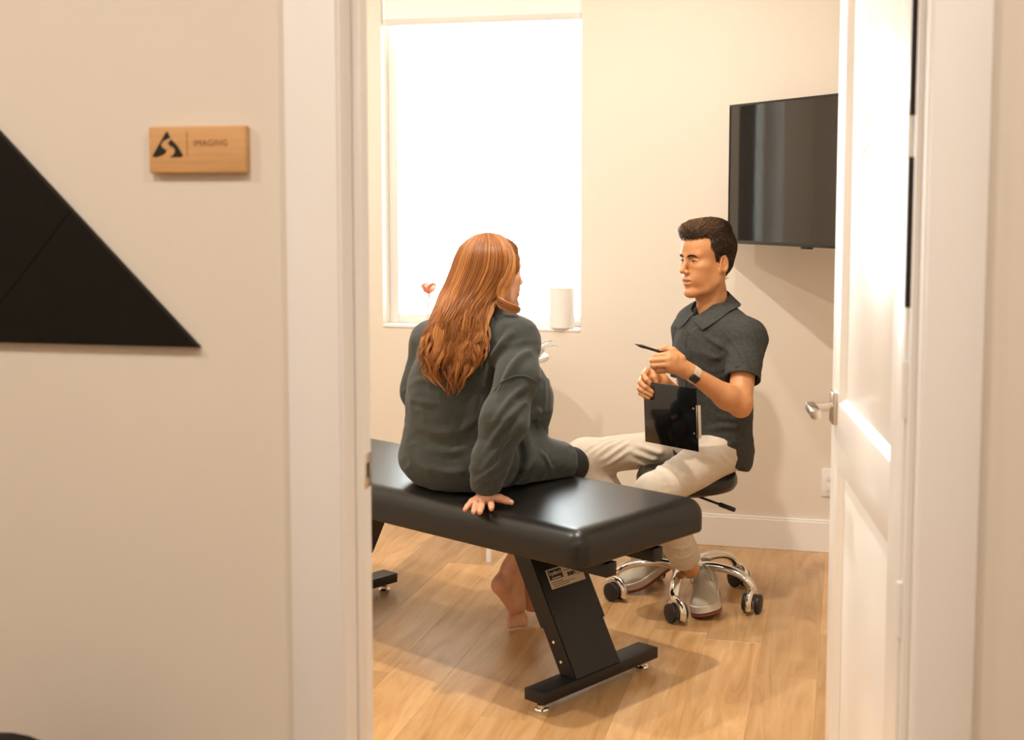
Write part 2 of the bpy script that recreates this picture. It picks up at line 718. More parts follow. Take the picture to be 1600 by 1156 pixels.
# floor: subfloor slab, then every plank a piece of its own
floor = struct(box('floor', (-4.6, -1.6, -0.08), (3.0, 5.75, -0.012), M_SUB))
PW, PL = 0.1828, 1.22
PEND = {-1: 4.285, 2: 4.121, -7: 4.96}
plank_cache = {}
for c in range(-14, 6):
    x0 = -0.242 + c * PW
    if x0 + PW < XL or x0 > XR:
        continue
    ph = PEND.get(c, 4.0 + (c * 0.437) % PL)
    y = ph - PL * math.ceil((ph - 2.0) / PL)
    while y < YB:
        ya, yb = max(y, 1.99), min(y + PL, YB)
        if yb - ya > 0.02:
            key = (round(yb - ya, 3),)
            if key not in plank_cache:
                mb = MB()
                mb.box((0.0001, 0.0001, -0.012), (PW - 0.0001, yb - ya - 0.0001, 0.0), 0.0005, 1)
                bmesh.ops.recalc_face_normals(mb.bm, faces=mb.bm.faces[:])
                me = bpy.data.meshes.new('plank')
                mb.bm.to_mesh(me)
                mb.bm.free()
                me.materials.append(M_FLOOR)
                plank_cache[key] = me
            p = bpy.data.objects.new('plank', plank_cache[key])
            COL.objects.link(p)
            p.location = (x0, ya, 0)
            p.parent = floor
        y += PL
struct(box('corridor_floor', (-4.6, -1.6, -0.012), (3.0, 1.989, 0.0), mat('corridor_vinyl', (0.42, 0.25, 0.12), 0.4, var=0.15, stretch=(12, 1, 1))))
struct(box('ceiling', (-4.6, -1.6, CEIL), (3.0, 5.75, CEIL + 0.1), M_CEIL))

wall('wall_front', [((-4.6, 2.015, 0), (JL - 0.02, YF, CEIL)), ((JR + 0.02, 2.015, 0), (3.0, YF, CEIL)),
                    ((JL - 0.02, 2.015, 2.12), (JR + 0.02, YF, CEIL))])
wall('wall_back', [((XL, YB, 0), (WX0, YB + 0.16, CEIL)), ((WX1, YB, 0), (XR + 0.1, YB + 0.16, CEIL)),
                   ((WX0, YB, 0), (WX1, YB + 0.16, WZ0)), ((WX0, YB, WZ1), (WX1, YB + 0.16, CEIL))])
wall('wall_left', [((XL - 0.1, YF, 0), (XL, YB + 0.16, CEIL))])
wall('wall_right', [((XR, YF, 0), (XR + 0.1, YB, CEIL))])
wall('wall_corridor', [((-4.7, -1.7, 0), (3.1, -1.6, CEIL)), ((-4.7, -1.6, 0), (-4.6, 2.015, CEIL)), ((3.0, -1.6, 0), (3.1, 2.015, CEIL))])


def baseboard(name, lo, hi, cap_lo, cap_hi):
    mb = MB()
    mb.box(lo, hi, 0.002, 1)
    mb.box(cap_lo, cap_hi, 0.003, 2)
    return struct(mb.build(name, M_TRIM, angle=40))


baseboard('baseboard_back', (XL, YB - 0.014, 0), (XR, YB, 0.125), (XL, YB - 0.011, 0.12), (XR, YB, 0.135))
baseboard('baseboard_left', (XL, YF, 0), (XL + 0.014, YB, 0.125), (XL, YF, 0.12), (XL + 0.011, YB, 0.135))
baseboard('baseboard_right', (XR - 0.014, YF, 0), (XR, YB, 0.125), (XR - 0.011, YF, 0.12), (XR, YB, 0.135))
baseboard('baseboard_front', (-4.6, 2.001, 0), (-0.89, 2.015, 0.125), (-4.6, 2.004, 0.12), (-0.89, 2.015, 0.135))

# door frame: jambs, stops, casings
mb = MB()
mb.box((JL - 0.02, 2.006, 0), (JL, 2.134, 2.1), 0.001, 1)
mb.box((JL, 2.058, 0), (JL + 0.004, 2.092, 2.09), 0.0018, 2)
jl = struct(mb.build('trim_1', M_TRIM, angle=40))
mb = MB()
mb.box((JR, 2.006, 0), (JR + 0.02, 2.134, 2.1), 0.001, 1)
mb.box((JR - 0.011, 2.060, 0), (JR, 2.096, 2.09), 0.0015, 1)
jr = struct(mb.build('trim_2', M_TRIM, angle=40))
mb = MB()
mb.box((JL - 0.02, 2.006, 2.1), (JR + 0.02, 2.134, 2.12), 0.001, 1)
struct(mb.build('trim_3', M_TRIM, angle=40))


def casing(name, x0, x1, ya, yb, z1=2.19):
    mb = MB()
    mb.box((x0, ya, 0), (x1, yb, z1), 0.003, 2)
    return struct(mb.build(name, M_TRIM, angle=40))


casing('trim_4', -0.889, JL - 0.004, 2.0, 2.016)
casing('trim_5', JR + 0.006, 0.195, 2.0, 2.016)
casing('trim_6', -0.889, JL - 0.004, 2.124, 2.14)
casing('trim_7', JR + 0.05, 0.195, 2.124, 2.14)
struct(box('trim_8', (-0.889, 2.0, 2.104), (0.195, 2.016, 2.195), M_TRIM, bevel=0.003))
# strike plate set into the left jamb
sp = box('strike_plate', (JL - 0.001, 2.098, 0.955), (JL + 0.0015, 2.132, 1.015), M_STEEL, jl, bevel=0.0006)
sp2 = box('strike_hole', (JL + 0.0012, 2.108, 0.972), (JL + 0.0018, 2.122, 0.998), M_INK, jl)

# added dark strips painting the shade in the hinge-side gap, broken at the hinges
M_GAP_SHADE = mat('painted_gap_shade', (0.020, 0.010, 0.005), 0.7, var=0.1)
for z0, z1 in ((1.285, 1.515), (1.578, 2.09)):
    box('gap_shade_strip', (JR - 0.019, 2.100, z0), (JR - 0.0105, 2.118, z1), M_GAP_SHADE, jr, bevel=0.001)

# the open door leaf, hinged on the right jamb: built in its own frame (x along the leaf, y through it)
HX, HY = 0.0925, 2.158
DW, DT, DH = 0.86, 0.040, 2.07
latch = np.array([-0.023, 2.995])
dd = latch - np.array([HX, HY])
dd /= np.linalg.norm(dd)
DM = frame_matrix((HX, HY, 0.012), (dd[0], dd[1], 0), (dd[1], -dd[0], 0), (0, 0, 1))   # y points into the room behind the leaf
door = bpy.data.objects.new('door_1', None)
COL.objects.link(door)
struct(door)
door.matrix_world = DM
st, rl = 0.115, 0.12
panels = [(0.24, 0.86), (1.00, DH - 0.125)]


def dpart(name, lo, hi, m=M_DOOR, bev=0.0015):
    return box(name, lo, hi, m, door, bevel=bev)


dpart('stile', (0.0, 0, 0), (st, DT, DH))
dpart('stile', (DW - st, 0, 0), (DW, DT, DH))
dpart('rail', (st, 0, 0), (DW - st, DT, panels[0][0]))
dpart('rail', (st, 0, panels[0][1]), (DW - st, DT, panels[1][0]))
dpart('rail', (st, 0, panels[1][1]), (DW - st, DT, DH))
for z0, z1 in panels:
    dpart('panel', (st - 0.01, 0.013, z0 - 0.01), (DW - st + 0.01, DT - 0.013, z1 + 0.01))
    # sloped moulding on the face towards the opening
    mb = MB()
    w = 0.014
    x0, x1 = st, DW - st
    o = [(x0, 0.0008, z0), (x1, 0.0008, z0), (x1, 0.0008, z1), (x0, 0.0008, z1)]
    i = [(x0 + w, 0.0128, z0 + w), (x1 - w, 0.0128, z0 + w), (x1 - w, 0.0128, z1 - w), (x0 + w, 0.0128, z1 - w)]
    ov = [mb.bm.verts.new(p) for p in o]
    iv = [mb.bm.verts.new(p) for p in i]
    bv = [mb.bm.verts.new((p[0], 0.0135, p[2])) for p in o]
    for a in range(4):
        b = (a + 1) % 4
        mb.bm.faces.new((ov[a], ov[b], iv[b], iv[a]))
        mb.bm.faces.new((ov[a], ov[b], bv[b], bv[a]))
        mb.bm.faces.new((bv[a], bv[b], iv[b], iv[a]))
    mb.build('moulding', M_DOOR, door)
# pale vinyl marks left on the upper panel
M_MARK = mat('grey_vinyl_mark', (0.52, 0.50, 0.46), 0.5, var=0.05)
M_MARK2 = mat('pale_vinyl_mark', (0.76, 0.74, 0.70), 0.5, var=0.03)


def zmark(xa, xb, za, zb, m, h=0.007):
    mb = MB()
    mb.prism([(xa, za - h), (xb, zb - h), (xb, zb + h), (xa, za + h)], 0.0122, 0.0131, axis='y')
    return mb.build('vinyl_mark', m, door)


zmark(0.585, 0.470, 1.592, 1.612, M_MARK)
zmark(0.600, 0.470, 1.532, 1.552, M_MARK)
zmark(0.590, 0.565, 1.565, 1.565, M_MARK2, 0.022)
zmark(0.600, 0.575, 1.500, 1.500, M_MARK2, 0.022)
zmark(0.610, 0.560, 1.462, 1.462, M_MARK2, 0.010)
zmark(0.615, 0.590, 1.435, 1.435, M_MARK2, 0.020)
zmark(0.615, 0.520, 1.408, 1.410, M_MARK2, 0.003)
# lever handle on the face towards the opening
hz = 0.985
hx = DW - 0.062
hd = box('handle', (hx - 0.028, -0.010, hz - 0.035), (hx + 0.028, 0.0, hz + 0.035), M_STEEL, door, bevel=0.0015)
mb = MB()
mb.tube([(hx, -0.008, hz), (hx, -0.052, hz)], 0.0095, 14)
mb.box((hx - 0.115, -0.064, hz - 0.010), (hx + 0.012, -0.044, hz + 0.010), 0.003, 2)
mb.build('lever', M_STEEL, hd, angle=40)
hd2 = box('handle', (hx - 0.028, DT, hz - 0.035), (hx + 0.028, DT + 0.010, hz + 0.035), M_STEEL, door, bevel=0.0015)
mb = MB()
mb.tube([(hx, DT + 0.008, hz), (hx, DT + 0.052, hz)], 0.0095, 14)
mb.box((hx - 0.115, DT + 0.044, hz - 0.010), (hx + 0.012, DT + 0.064, hz + 0.010), 0.003, 2)
mb.build('lever', M_STEEL, hd2, angle=40)
box('latch_plate', (DW - 0.0005, 0.008, hz - 0.028), (DW + 0.001, 0.032, hz + 0.028), M_STEEL, door, bevel=0.0004)
for zc in (0.785, 1.14, 1.546):
    mb = MB()
    mb.tube([(-0.008, 0.0, zc - 0.045), (-0.008, 0.0, zc + 0.045)], 0.006, 12)
    mb.box((-0.006, 0.001, zc - 0.044), (0.001, 0.030, zc + 0.044), 0.0006, 1)
    mb.build('hinge', M_TRIM, door, angle=40)

# ------------------------------------------------------------------ window
win = bpy.data.objects.new('window_1', None)
COL.objects.link(win)
struct(win)
win.location = ((WX0 + WX1) / 2, YB + 0.09, WZ0)
wx, wy = win.location.x, win.location.y


def wpart(name, lo, hi, m, bev=0.0):
    return box(name, (lo[0] - wx, lo[1] - wy, lo[2] - WZ0), (hi[0] - wx, hi[1] - wy, hi[2] - WZ0), m, win, bevel=bev)


fz = WZ0 + 0.012
M_FRAME = mat('window_vinyl', (0.80, 0.775, 0.73), 0.4, var=0.01)
wpart('window_sill', (WX0, YB - 0.004, WZ0), (WX1, YB + 0.16, fz), M_TRIM, 0.002)
wpart('frame_side', (WX0, YB + 0.095, fz), (WX0 + 0.040, YB + 0.15, WZ1), M_FRAME, 0.003)
wpart('frame_side', (WX1 - 0.016, YB + 0.115, fz), (WX1, YB + 0.15, WZ1), M_FRAME, 0.003)
wpart('frame_bottom', (WX0 + 0.04, YB + 0.095, fz), (WX1 - 0.016, YB + 0.15, fz + 0.04), M_FRAME, 0.003)
wpart('frame_top', (WX0 + 0.04, YB + 0.095, WZ1 - 0.04), (WX1 - 0.016, YB + 0.15, WZ1), M_FRAME, 0.003)
gm = bpy.data.materials.new('window_glass')
gm.use_nodes = True
nt = gm.node_tree
nt.nodes.remove(nt.nodes['Principled BSDF'])
gl = nt.nodes.new('ShaderNodeBsdfGlossy')
gl.inputs['Roughness'].default_value = 0.02
tr = nt.nodes.new('ShaderNodeBsdfTransparent')
tr.inputs['Color'].default_value = (0.93, 0.96, 0.95, 1)
fr = nt.nodes.new('ShaderNodeFresnel')
fr.inputs['IOR'].default_value = 1.35
ms = nt.nodes.new('ShaderNodeMixShader')
nt.links.new(fr.outputs[0], ms.inputs[0])
nt.links.new(tr.outputs[0], ms.inputs[1])
nt.links.new(gl.outputs[0], ms.inputs[2])
nt.links.new(ms.outputs[0], nt.nodes['Material Output'].inputs['Surface'])
wpart('pane', (WX0 + 0.04, YB + 0.121, fz + 0.04), (WX1 - 0.016, YB + 0.125, WZ1 - 0.04), gm)

# roller blind drawn part of the way down
bl = empty('roller_blind', (wx, YB + 0.035, WZ1))
tag(bl, 'white roller blind rolled up at the head of the bright window', 'blind')
bt = 2.235
mb = MB().box((WX0 + 0.006 - wx, -0.0015, bt - WZ1), (WX1 - 0.006 - wx, 0.0015, -0.03))
mb.build('blind_cloth', M_BLIND, bl)
mb = MB().box((WX0 + 0.006 - wx, -0.008, bt - 0.028 - WZ1), (WX1 - 0.006 - wx, 0.008, bt - WZ1), 0.004, 2)
mb.build('hem_bar', mat('hem_bar', (0.72, 0.69, 0.64), 0.5, var=0.01), bl, angle=40)
mb = MB().tube([(WX0 + 0.008 - wx, 0, -0.03), (WX1 - 0.008 - wx, 0, -0.03)], 0.024, 20)
mb.build('roller', M_BLIND, bl, angle=40)

# wall outlet low on the far wall
o = empty('wall_outlet', (-0.045, YB, 0.292))
tag(o, 'small white electrical outlet low on the far wall beside the door edge', 'outlet')
box('cover_plate', (-0.036, -0.006, -0.058), (0.036, 0.0, 0.058), M_WHITE, o, bevel=0.002)
for dz in (-0.022, 0.022):
    box('socket', (-0.016, -0.0085, dz - 0.014), (0.016, -0.005, dz + 0.014), M_WHITE, o, bevel=0.003)

# ------------------------------------------------------------------ things on the window sill
sz = fz
c = empty('paper_roll', (-1.182, YB + 0.030, sz))
tag(c, 'white cylindrical roll standing on the right end of the window sill', 'roll')
mb = MB().lathe([(0.010, 0.0), (0.050, 0.0), (0.0535, 0.004), (0.0535, 0.172), (0.050, 0.176), (0.020, 0.176), (0.020, 0.05), (0.010, 0.05)], 40)
mb.build('paper', mat('soft_white_paper', (0.80, 0.76, 0.72), 0.9, var=0.02, bump=0.1, bscale=200), c, angle=40)
mb = MB().lathe([(0.0195, 0.002), (0.0195, 0.177), (0.0175, 0.177), (0.0175, 0.002)], 24)
mb.build('core', mat('cardboard', (0.5, 0.38, 0.26), 0.9, var=0.05), c, angle=40)

f = empty('flower', (-1.795, YB + 0.055, sz))
tag(f, 'small coral flower on a pale stem at the left end of the window sill', 'flower')
mb = MB().lathe([(0.0, 0), (0.024, 0), (0.026, 0.003), (0.014, 0.012), (0.006, 0.016), (0.0, 0.016)], 20)
mb.build('base', M_WHITE, f, angle=40)
mb = MB().tube([(0, 0, 0.012), (0.001, 0, 0.06), (0.004, 0, 0.10), (0.006, 0, 0.138)], 0.0040, 8)
mb.build('stem', mat('pale_stem', (0.60, 0.60, 0.55), 0.5, var=0.03), f, angle=60)
M_PETAL = mat('coral_petal', (0.86, 0.34, 0.15), 0.5, var=0.15, scale=40, sss=0.3)
M_PETAL2 = mat('pale_petal', (0.85, 0.66, 0.55), 0.5, var=0.1, scale=40, sss=0.3)
for i in range(11):
    an = i * 2 * math.pi / 7 + 0.3 + (0.4 if i > 6 else 0)
    tilt = 0.45 + 0.45 * math.sin(i * 2.1) + (0.5 if i > 6 else 0)
    mb = MB()
    rows = []
    for a in range(6):
        t = a / 5
        wd = 0.019 * math.sin(math.pi * (0.12 + 0.80 * t)) + 0.002
        r = 0.004 + 0.042 * t * math.cos(tilt * t)
        z = 0.136 + 0.048 * t * math.sin(tilt + 0.5 * t)
        row = []
        for b in (-1, -0.5, 0, 0.5, 1):
            x, y, zz = r, b * wd, z + 0.007 * b * b - 0.003
            row.append(mb.bm.verts.new((0.006 + x * math.cos(an) - y * math.sin(an), x * math.sin(an) + y * math.cos(an), zz)))
        rows.append(row)
    for a in range(5):
        for b in range(4):
            mb.bm.faces.new((rows[a][b], rows[a][b + 1], rows[a + 1][b + 1], rows[a + 1][b]))
    bmesh.ops.solidify(mb.bm, geom=mb.bm.faces[:], thickness=0.0008)
    mb.build('petal', M_PETAL if i % 3 else M_PETAL2, f, smooth=True)

# small table behind the woman with a white dish of crumpled paper
t = empty('side_table', (-1.350, 5.16, 0))
tag(t, 'small white side table behind the woman against the window wall', 'table')
mb = MB().lathe([(0, 0.80), (0.185, 0.80), (0.19, 0.805), (0.19, 0.817), (0.185, 0.822), (0, 0.822)], 40)
mb.build('tabletop', M_TRIM, t, angle=40)
for i in range(3):
    an = i * 2.094 + 0.4
    MB().tube([(0.07 * math.cos(an), 0.07 * math.sin(an), 0.80), (0.15 * math.cos(an), 0.15 * math.sin(an), 0.0)], 0.012, 10).build('leg', M_TRIM, t, angle=40)
b = empty('white_flowers', (-1.205, 5.12, 0.822))
tag(b, 'white paper flower in a low white bowl beside the woman\'s right shoulder', 'flower')
MB().lathe([(0, 0), (0.022, 0), (0.036, 0.018), (0.040, 0.034), (0.037, 0.034), (0.033, 0.02), (0.02, 0.006), (0, 0.006)], 24).build('bowl', M_WHITE, b, angle=50)
for i in range(9):
    an = i * 0.7 + 0.2 * (i % 3)
    el = 0.25 + 0.16 * (i % 4)
    mb = MB()
    rows = []
    for a in range(5):
        t_ = a / 4
        wd = 0.015 * math.sin(math.pi * (0.1 + 0.85 * t_))
        r = 0.10 * t_ * math.cos(el)
        z = 0.022 + 0.08 * t_ * math.sin(el) + 0.008 * math.sin(3 * t_)
        row = [mb.bm.verts.new((r * math.cos(an) - q * wd * math.sin(an), r * math.sin(an) + q * wd * math.cos(an), z + 0.004 * abs(q))) for q in (-1, 0, 1)]
        rows.append(row)
    for a in range(4):
        for q in range(2):
            mb.bm.faces.new((rows[a][q], rows[a][q + 1], rows[a + 1][q + 1], rows[a + 1][q]))
    bmesh.ops.solidify(mb.bm, geom=mb.bm.faces[:], thickness=0.0006)
    mb.build('petal', M_WHITE, b, smooth=True)

# ------------------------------------------------------------------ television on a swivelled wall arm
tvl = np.array([-0.468, 5.375])
tdir = unit([math.cos(math.radians(50)), -math.sin(math.radians(50))])
TVW, TVH = 0.965, 0.552
tz = 1.275
tn = np.array([tdir[1], -tdir[0]])     # towards the viewer's left
TM = frame_matrix((tvl[0], tvl[1], tz), (tdir[0], tdir[1], 0), (-tn[0], -tn[1], 0), (0, 0, 1))
tv = bpy.data.objects.new('television', None)
COL.objects.link(tv)
tv.matrix_world = TM
tag(tv, 'black flat television swivelled out from the far wall on an arm', 'television')
box('cabinet', (0, 0.004, 0), (TVW, 0.045, TVH), M_TVBODY, tv, bevel=0.004)
box('bezel', (0.0, 0.0, 0.0), (TVW, 0.006, 0.014), M_TVBODY, tv, bevel=0.0015)
for lo, hi in (((0, 0, TVH - 0.008), (TVW, 0.006, TVH)), ((0, 0, 0.014), (0.008, 0.006, TVH - 0.008)), ((TVW - 0.008, 0, 0.014), (TVW, 0.006, TVH - 0.008))):
    box('bezel', lo, hi, M_TVBODY, tv, bevel=0.0015)
box('screen', (0.008, 0.0025, 0.014), (TVW - 0.008, 0.0045, TVH - 0.008), M_SCREEN, tv)
box('sensor', (TVW * 0.5 - 0.022, 0.006, -0.008), (TVW * 0.5 + 0.022, 0.03, 0.002), M_TVBODY, tv, bevel=0.001)
box('mount_plate', (TVW * 0.5 - 0.12, 0.045, 0.12), (TVW * 0.5 + 0.12, 0.058, 0.42), M_BLACKMETAL, tv, bevel=0.002)
# folding arm from the plate back to the far wall (in the television's frame)
Ti = np.array(TM.inverted())
wp = Ti @ np.array([0.12, YB - 0.03, tz + 0.27, 1])
ep = Ti @ np.array([0.36, 5.22, tz + 0.27, 1])
cp = np.array([TVW * 0.5, 0.06, 0.27])
MB().tube([cp, ep[:3]], 0.017, 12, flat=1.6).build('arm', M_BLACKMETAL, tv, angle=40)
MB().tube([ep[:3], wp[:3]], 0.017, 12, flat=1.6).build('arm', M_BLACKMETAL, tv, angle=40)
wl = MB()
wl.box((0.06, YB - 0.035, tz + 0.17), (0.18, YB, tz + 0.37), 0.003, 1, M=TM.inverted())
wl.build('wall_plate', M_BLACKMETAL, tv, angle=40)

# ------------------------------------------------------------------ corridor wall: sign and black triangle
s = empty('room_sign', (-1.0455, 2.015, 1.5325))
tag(s, 'small bamboo room sign lettered IMAGING beside the door casing', 'sign')
SW, SH, ST = 0.177, 0.078, 0.016
board = box('board', (-SW / 2, -ST, -SH / 2), (SW / 2, 0, SH / 2), M_SIGNWOOD, s, bevel=0.004, seg=3)
yy = -ST - 0.0006


def flat_shape(name, polys, m, parent, th=0.0006):
    mb = MB()
    for p in polys:
        mb.prism([(q[0], q[1]) for q in p], yy, yy + th, axis='y')
    return mb.build(name, m, parent)


def sgn(px, py):     # crop pixels of the sign -> board coordinates
    return ((px - 787) / 1375 * SW, -(py - 475) / 620 * SH)


left = [(370, 232), (345, 262), (250, 410), (160, 548), (165, 565), (215, 570), (270, 555), (330, 530), (362, 490), (350, 470), (310, 450), (283, 415), (292, 385), (330, 350), (385, 328), (418, 320), (385, 240)]
right = [(428, 335), (395, 375), (385, 395), (415, 425), (455, 442), (480, 470), (478, 505), (450, 545), (400, 572), (565, 572), (588, 556), (590, 540), (520, 425)]
flat_shape('emblem', [[sgn(*p) for p in left][::-1]], M_INK, s)
flat_shape('emblem', [[sgn(*p) for p in right][::-1]], M_INK, s)
flat_shape('divider', [[sgn(650, 235), sgn(656, 235), sgn(656, 565), sgn(650, 565)]], M_ENGRAVE, s)


def lettering(name, body, size, material, parent, M, extrude=0.0003, spacing=1.0, align='CENTER', xscale=1.0):
    cu = bpy.data.curves.new(name, 'FONT')
    cu.body = body
    cu.size = size
    cu.extrude = extrude
    cu.align_x = align
    cu.align_y = 'CENTER'
    cu.space_character = spacing
    tmp = bpy.data.objects.new(name, cu)
    COL.objects.link(tmp)
    dg = bpy.context.evaluated_depsgraph_get()
    me = bpy.data.meshes.new_from_object(tmp.evaluated_get(dg))
    bpy.data.objects.remove(tmp)
    me.transform(M @ Matrix.Diagonal((xscale, 1, 1, 1)))
    return link(name, me, material, parent)


lp = sgn(985, 393)
lettering('lettering', 'IMAGING', 0.0145, M_ENGRAVE, s,
          frame_matrix((lp[0], yy + 0.0002, lp[1]), (1, 0, 0), (0, 0, 1), (0, -1, 0)), spacing=1.12, xscale=0.93)

t = empty('triangle_wall_panel', (-1.0, 2.015, 1.2))
tag(t, 'large black triangular panel mounted on the corridor wall', 'wall art')
P0 = (-1.052 + 1.0, 0.003)
slope = 0.365 / 0.372
apex = (P0[0] - 0.80, P0[1] + 0.80 * slope)
seam_top = (P0[0] - 0.232, P0[1] + 0.232 * slope)
seam_bot = (seam_top[0] - 0.205, 0.0 + 0.001)
MB().prism([P0, seam_top, seam_bot], -0.014, 0.0, axis='y').build('panel', M_BLACKWALL, t)
e_ = 0.0012
st2 = (seam_top[0] - e_, seam_top[1] + e_)
sb2 = (seam_bot[0] - e_ * 1.5, seam_bot[1])
MB().prism([sb2, st2, apex, (apex[0] - 0.72, 0.0)], -0.014, 0.0, axis='y').build('panel', M_BLACKWALL, t)

# black round-backed chair below it (only the top of its backrest reaches into view)
ch = empty('round_back_chair', (-1.245, 1.62, 0))
tag(ch, 'black round-backed chair at the lower left corner below the triangle', 'chair')
box('seat', (-0.22, -0.36, 0.40), (0.22, 0.10, 0.45), M_BLACKWALL, ch, bevel=0.015)
mb = MB()
pts = [(0.185 * math.cos(a), 0.19 * math.sin(a)) for a in np.linspace(0, 2 * math.pi, 40, endpoint=False)]
mb.prism([(x, z + 0.432) for x, z in pts], 0.09, 0.12, axis='y')
mb.build('backrest', M_BLACKWALL, ch, angle=40)
for x in (-0.19, 0.19):
    for y in (-0.33, 0.07):
        MB().tube([(x, y, 0.41), (x * 1.08, y, 0.0)], 0.013, 10).build('leg', M_BLACKMETAL, ch, angle=40)

# ================================================================== TREATMENT BENCH
BO = np.array([-0.685, 3.439, 0.0])
BU = np.array([-0.878, 0.478, 0.0])      # along the bench, away from the door
BV = np.array([0.478, 0.878, 0.0])       # across the bench, away from the viewer


def bw(u, v, z):
    return BO + BU * u + BV * v + np.array([0, 0, z])


BM = frame_matrix(bw(0, 0, 0), BU, BV, (0, 0, 1))
BLEN, BWID, BZ0, BZ1 = 1.56, 0.615, 0.445, 0.548
bench = bpy.data.objects.new('treatment_bench', None)
COL.objects.link(bench)
bench.matrix_world = BM
tag(bench, 'black padded treatment bench on slanted black legs, woman seated on it', 'bench')

# cushion: padded slab whose top edges roll over softly (built after the field tools, in the bench frame)
cf = Field((-0.03, -0.03, BZ0 - 0.02), (BLEN + 0.03, BWID + 0.03, BZ1 + 0.03), 0.0055)
sl_, G_ = cf._blk(cf.lo, cf.lo + cf.h * (cf.n - 1))
rc = 0.052
hb = np.array([BLEN / 2 - rc, BWID / 2 - rc, 0.12 - rc])
cc = np.array([BLEN / 2, BWID / 2, BZ1 - 0.12])
q_ = [np.abs(G_[a] - cc[a]) - hb[a] for a in range(3)]
dd_ = np.sqrt(sum(np.maximum(x, 0) ** 2 for x in q_)) + np.minimum(np.maximum(np.maximum(q_[0], q_[1]), q_[2]), 0) - rc
cf.d[sl_] = dd_.astype(np.float32) - 0.004 * np.sin(math.pi * np.clip(G_[0] / BLEN, 0, 1)) * np.sin(math.pi * np.clip(G_[1] / BWID, 0, 1))
cf.plane((0, 0, BZ0), (0, 0, -1), k=0.006)
link('cushion', np_mesh('cushion', [cf.arrays(3)]), M_VINYL, bench)
box('base_board', (0.035, 0.035, BZ0 - 0.012), (BLEN - 0.035, BWID - 0.035, BZ0 + 0.004), M_BLACKMETAL, bench, bevel=0.002)


VC = 0.277          # middle of the feet across the bench
LEAN = 0.205


def bench_leg(u_foot, sg):
    """slanted box leg from its foot bar up to the frame; sg = +1 leans away from the door"""
    zt = 0.066
    box('foot_bar', (u_foot - 0.038, VC - 0.268, 0.031), (u_foot + 0.038, VC + 0.268, zt), M_BLACKMETAL, bench, bevel=0.003)
    for dv in (-0.235, 0.235):
        lv = MB().lathe([(0, 0), (0.021, 0), (0.022, 0.004), (0.019, 0.008), (0.009, 0.009), (0.009, 0.012), (0.014, 0.0125), (0.014, 0.018), (0.007, 0.019), (0.007, 0.032), (0, 0.032)], 20, (u_foot, VC + dv, 0))
        lv.build('levelling_foot', M_CHROME, bench, angle=40)
    vc = 0.260

    def uc(z):
        return u_foot + sg * LEAN * (z - zt) / (BZ0 - zt)

    def post(name, z0, z1, w, hu):
        mb = MB()
        pts = [mb.bm.verts.new((uc(z) + du, vc + dv, z)) for z in (z0, z1) for du in (-hu, hu) for dv in (-w, w)]
        for f in [(0, 1, 3, 2), (4, 6, 7, 5), (0, 4, 5, 1), (2, 3, 7, 6), (0, 2, 6, 4), (1, 5, 7, 3)]:
            mb.bm.faces.new([pts[i] for i in f])
        bmesh.ops.bevel(mb.bm, geom=mb.bm.edges[:], offset=0.003, segments=2, affect='EDGES')
        return mb.build(name, M_BLACKMETAL, bench, angle=40)
    post('leg_post', zt - 0.002, 0.21, 0.104, 0.032)
    post('leg', 0.19, BZ0 - 0.012, 0.109, 0.037)
    for z in (0.105, 0.158):
        MB().lathe([(0, -0.003), (0.0055, -0.003), (0.0045, 0.003), (0, 0.0036)], 12,
                   M=Matrix.Translation((uc(z) + 0.003, vc - 0.1045, z)) @ Matrix.Rotation(math.radians(90), 4, 'X')).build('bolt', M_CHROME, bench, angle=40)
    return uc


UF = 0.172
uc1 = bench_leg(UF, 1)
bench_leg(UF + 1.20, -1)
for v0 in (0.142, 0.360):
    box('frame_rail', (0.018, v0, BZ0 - 0.052), (BLEN - 0.02, v0 + 0.045, BZ0 - 0.012), M_BLACKMETAL, bench, bevel=0.002)

# rating label on the face of the near leg
SM = None
a0 = np.array([uc1(0.300) - 0.0372, 0.0, 0.300])
a1 = np.array([uc1(0.352) - 0.0372, 0.0, 0.352])
eu = unit(a1 - a0)
en = unit(np.cross((0, 1, 0), eu))
if en[0] > 0:
    en = -en
SMX = frame_matrix(a0 + en * 0.0006 + np.array([0, 0.188, 0]), (0, 1, 0), eu, en)
M_LABEL = mat('label_paper', (0.60, 0.50, 0.37), 0.5, var=0.04)
M_LBLACK = mat('label_black', (0.015, 0.014, 0.013), 0.5, var=0.05)


def on_label(name, pts, m, lift=0.0):
    mb = MB()
    mb.prism(pts, lift, lift + 0.0004, axis='z', M=SMX)
    return mb.build(name, m, bench)


hl = float(np.linalg.norm(a1 - a0))
on_label('label', [(0, 0), (0.156, 0), (0.156, hl), (0, hl)], M_LABEL)
on_label('label_band', [(0.006, 0.026), (0.066, 0.026), (0.066, hl - 0.004), (0.006, hl - 0.004)], M_LBLACK, 0.0005)
lettering('label_name', 'ErgoBench', 0.0155, mat('label_white', (0.8, 0.74, 0.62), 0.5, var=0.02), bench,
          SMX @ Matrix.Translation((0.036, hl - 0.0145, 0.0011)), 0.0001, xscale=0.80)
on_label('label_rule', [(0.016, 0.029), (0.056, 0.029), (0.056, 0.0315), (0.016, 0.0315)], MATS['label_white'], 0.001)
for i, (x0, x1) in enumerate(((0.086, 0.097), (0.099, 0.110), (0.111, 0.114), (0.116, 0.120))):
    on_label('label_code', [(x0, 0.024), (x1, 0.024), (x1, 0.036), (x0, 0.036)], M_LBLACK, 0.0005)
